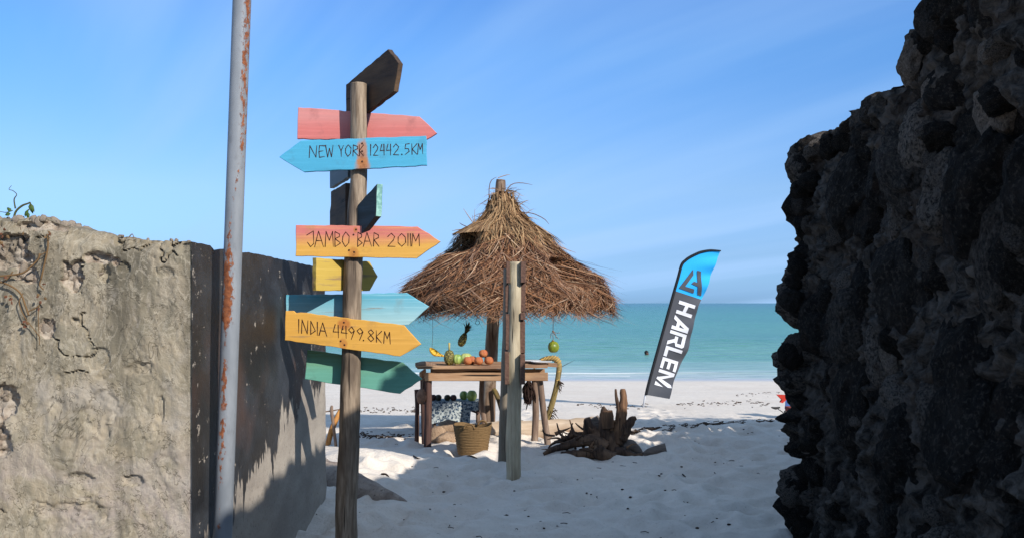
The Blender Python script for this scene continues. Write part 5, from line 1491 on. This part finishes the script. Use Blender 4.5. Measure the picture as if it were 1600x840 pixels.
# ------------------------------------------------------------------ vine on the wall
vine_g = plain('vine_leaf', (84, 112, 52), .6, .2, var=.3, k=.5); vine_s = plain('vine_stem', (92, 96, 58), .8, .1, k=.6); vine_d = plain('dry_vine', (132, 104, 72), .9, .1, k=.62); vine_r = plain('dry_vine_leaf', (126, 84, 64), .9, .1, var=.35, k=.55)
vn = thing('creeping_vine', 'wiry vine growing over the broken top of the plaster wall', 'vine', P(16, 350, WY + .05))
VD = WY - .02
def vt(name, pts, r, m, D=VD): return obj(name, tube([P(a, b, D) for a, b in pts], r, 5, n=26), m, vn, smooth=True)
vt('stem', [(14, 366), (20, 350), (24, 332), (34, 322), (44, 318), (47, 316)], [.007, .006, .005, .005, .004, .003], vine_s, WY + .1)
vt('stem', [(24, 326), (22, 312), (26, 304), (20, 298), (14, 296), (18, 290)], [.004, .003, .002, .0018, .0015, .001], vine_s, WY + .1)
vt('stem', [(20, 329), (10, 332), (0, 331), (-12, 333)], [.002, .002, .0015, .001], vine_s, WY + .1)
vt('stem', [(-20, 356), (0, 350), (14, 352)], [.006, .006, .005], vine_s, WY + .05)
vt('stem', [(47, 316), (48, 322), (43, 331)], [.003, .0025, .002], vine_s, WY + .1)
def leaf(c, d, n, L, w):
    d = Vector(d).normalized(); n = Vector(n).normalized(); s_ = d.cross(n).normalized(); c = Vector(c)
    pts = [c, c + d * L * .35 + s_ * w, c + d * L * .75 + s_ * w * .6, c + d * L + n * L * -.15, c + d * L * .75 - s_ * w * .6, c + d * L * .35 - s_ * w, c + d * L * .5 + n * w * .3]
    return pts, [(0, 1, 6), (1, 2, 6), (2, 3, 6), (3, 4, 6), (4, 5, 6), (5, 0, 6)]
rg = random.Random(2)
for (a, b, L, w, dx, dz) in ((47, 317, .05, .012, .2, -1), (44, 327, .04, .010, -.3, -1), (43, 331, .035, .009, .1, -1), (17, 334, .03, .010, -1, -.2), (18, 331, .03, .009, -.6, .6), (15, 352, .045, .016, -.6, .5), (10, 350, .05, .018, -1, .3), (49, 322, .03, .008, .5, -1)):
    obj('leaf', leaf(P(a, b, WY + .1), (dx, rg.uniform(-.4, .1), dz), (rg.uniform(-.3, .3), -1, .3), L, w), vine_g, vn)
dvn = thing('dry_vine', 'withered brown vine trailing down the plaster below the wall top', 'vine', P(40, 430, VD))
for pts, r in (([(74, 366), (75, 385), (70, 410), (64, 436)], .0042), ([(64, 436), (62, 445), (68, 452)], .003), ([(-10, 432), (14, 430), (36, 426), (50, 415), (60, 404), (62, 396)], .0045), ([(0, 440), (16, 446), (32, 458), (40, 478), (45, 492)], .0042), ([(45, 486), (60, 478), (64, 470)], .003), ([(60, 400), (72, 394)], .0025), ([(62, 470), (60, 490), (61, 520), (62, 538)], .0018), ([(40, 500), (50, 510), (62, 526)], .002), ([(-10, 445), (8, 438), (20, 424)], .003), ([(36, 458), (30, 470), (34, 486), (42, 500)], .0025)):
    obj('stem', tube([P(a, b, VD - .012) for a, b in pts], r, 5, n=20), vine_d, dvn, smooth=True)
for k in range(34):
    a, b = rg.choice(((74, 370), (76, 364), (64, 440), (64, 466), (62, 474), (14, 462), (16, 468), (40, 502), (42, 506), (30, 488), (6, 436), (2, 380), (6, 366), (34, 360)))
    a += rg.gauss(0, 2.5); b += rg.gauss(0, 3.5)
    obj('leaf', leaf(P(a, b, VD - .015 - rg.random() * .02), (rg.uniform(-1, 1), -.3, rg.uniform(-1, .4)), (rg.uniform(-.5, .5), -1, rg.uniform(-.2, .6)), rg.uniform(.014, .026), rg.uniform(.004, .008)), vine_r if rg.random() < .6 else vine_d, dvn)
sg = obj('dry_sprig', tube([P(200, 375, WY + .05), P(203, 369, WY + .05), P(207, 366, WY + .05), P(210, 374, WY + .05)], [.003, .0025, .002, .001], 5, n=14), vine_d, None, smooth=True); tag(sg, 'tiny dry sprig curling on top of the plaster wall', 'sprig')

# ------------------------------------------------------------------ litter on the sand
lit = plain('dark_litter', (62, 50, 42), .9, .1, var=.5)
mb = MB(); rg = random.Random(12)
for k in range(520):
    y = 6.3 + 8 * rg.random() ** 1.1; x = rg.uniform(-1.5, .46 * y)
    s_ = rg.choice((.006, .008, .010, .012, .016)); z = gz(x, y) + s_ * .2
    if rg.random() < .6: mb.add(blob((x, y, z), s_, s_ * rg.uniform(.6, 1), s_ * .5, 1, .4, 2, k))
    else:
        a = rg.random() * 6.28; L = rg.uniform(.015, .07); mb.add(tube([(x, y, z + .003), (x + math.cos(a) * L * .5, y + math.sin(a) * L * .5, z + .008), (x + math.cos(a + .4) * L, y + math.sin(a + .4) * L, z + .003)], .0028, 4))
o = obj('beach_debris', mb.vf(), lit, None, loc=(0, 9, 0)); tag(o, 'scattered dark bits of husk and twig on the sand', kind='stuff')
weed = plain('dry_seaweed', (82, 66, 54), .9, .1, var=.5)
mb = MB()
def wrack(pts, n, spread, size, dens=1.0):
    p = curve(pts, n)
    for i in range(n):
        px, py = p[i]; py += rg.gauss(0, spread); px += rg.gauss(0, 4)
        D = 1.6 * FPX / (py - 473)
        for _ in range(6): D = (CAM_H - gz((px - 800) / FPX * D, D)) * FPX / (py - 473)
        x = (px - 800) / FPX * D; z = gz(x, D) + .004; s_ = size * rg.uniform(.4, 1.3)
        if rg.random() < .5: mb.add(blob((x, D, z), s_, s_ * .8, s_ * .45, 1, .5, 2, i))
        else:
            a = rg.random() * 6.28; L = s_ * rg.uniform(2, 5); mb.add(tube([(x, D, z), (x + math.cos(a) * L * .5, D + math.sin(a) * L * .5, z + s_ * .6), (x + math.cos(a + .6) * L, D + math.sin(a + .6) * L, z)], .006, 4))
wrack([(985, 676), (1010, 672), (1060, 668), (1110, 663), (1150, 660), (1225, 657)], 330, .9, .028)
wrack([(985, 676), (1040, 669), (1110, 663)], 170, 1.2, .032)
wrack([(1060, 632), (1120, 629), (1200, 630)], 60, 2.2, .028)
wrack([(1150, 618), (1215, 612)], 16, 1.5, .03)
wrack([(545, 676), (590, 682), (650, 684)], 120, 3.0, .022)
wrack([(545, 644), (600, 640), (660, 642)], 60, 2.5, .02)
wrack([(900, 630), (960, 636), (1010, 634)], 26, 2, .03)
o = obj('seaweed', mb.vf(), weed, None, loc=(1, 13, 0)); tag(o, 'dry seaweed washed up in lines across the sand', kind='stuff')
for pts, D, r, lab in (([(596, 756), (604, 757), (611, 762)], 8.5, .009, 'short curved twig on the sand in front of the sunlit sand bank'), ([(725, 719), (735, 718), (745, 720)], 9.75, .012, 'short dark stick on the sand in front of the basket'), ([(646, 724), (653, 728), (660, 727)], 9.5, .008, 'thin dark twig on the shaded sand left of the basket'), ([(1062, 738), (1066, 741), (1071, 746)], 9.0, .008, 'slim dark twig on the shaded sand below the flag')):
    q = [P(a, b, D) for a, b in pts]
    q = []
    for a, b in pts:
        d = CAM_H * FPX / (b - 473); x = (a - 800) / FPX * d; q.append((x, d, gz(x, d) + r * .8 + .006))
    q[1] = (q[1][0], q[1][1], q[1][2] + .012)
    o = obj('twig', tube(q, [r, r, r * .6], 6, n=8, wob=.2), lit, None, smooth=True); tag(o, lab, 'twig')
wz = gz(P(655, 0, 13).x, 13)

# ------------------------------------------------------------------ trees behind the coral wall, whose shade falls across the sand
leaf_m = N('bush_leaf', .6, .25); m = leaf_m
m.base(m.ramp(m.island(), [(0, col(38, 58, 26, .6)), (.5, col(66, 92, 40, .6)), (1, col(104, 124, 58, .6))]))
bark_m = wood('bark', (120, 104, 88), (88, 74, 62), None, 'z', 10)
def bushy_tree(label, x, y, h, rad, n, seed):
    t = thing('shade_tree', label, 'tree', (x, y, 0))
    rg = np.random.default_rng(seed)
    obj('trunk', tube([(x, y, -.1), (x + .05, y, h * .3), (x - .05, y + .05, h * .6), (x, y, h * .85)], [.12, .10, .07, .03], 10, n=16, wob=.2, seed=seed), bark_m, t, smooth=True)
    mb = MB(); cl = []
    for k in range(26):
        a = rg.uniform(0, 6.28); e = rg.uniform(-.6, 1); r_ = rg.uniform(.35, .95)
        c = np.array([x + math.cos(a) * rad * r_ * math.sqrt(max(0, 1 - e * e * .7)), y + math.sin(a) * rad * r_ * math.sqrt(max(0, 1 - e * e * .7)), h * .62 + e * h * .33]); cl.append((c, rad * rg.uniform(.22, .4)))
    for c, r_ in cl: mb.add(tube([(x, y, h * .45), tuple((np.array([x, y, h * .5]) + c) / 2 + [0, 0, .05]), tuple(c)], [.035, .025, .008], 5))
    obj('branch', mb.vf(), bark_m, t)
    V = []; F = []
    for k in range(n):
        c, r_ = cl[k % len(cl)]
        p = c + rg.normal(0, r_ * .55, 3); d = rg.normal(size=3); d /= np.linalg.norm(d); u = rg.normal(size=3); u -= d * u.dot(d); u /= np.linalg.norm(u); w = np.cross(d, u)
        L = rg.uniform(.09, .16); W_ = L * .42; b = len(V)
        V += [tuple(p), tuple(p + u * L * .5 + w * W_), tuple(p + u * L), tuple(p + u * L * .5 - w * W_)]; F.append((b, b + 1, b + 2, b + 3))
    o = obj('crown', (V, F), leaf_m.m, t, loc=(x, y, h * .6)); tag(o, None, kind='stuff')
bushy_tree('leafy tree standing behind the coral wall, nearest its broken end', 5.3, 9.9, 2.95, 1.3, 9000, 1)
bushy_tree('low leafy bush close behind the coral wall', 4.75, 8.5, 2.1, 1.0, 5200, 4)
bushy_tree('leafy tree standing behind the coral wall, farther from its end', 7.4, 9.4, 3.5, 1.7, 9000, 2)
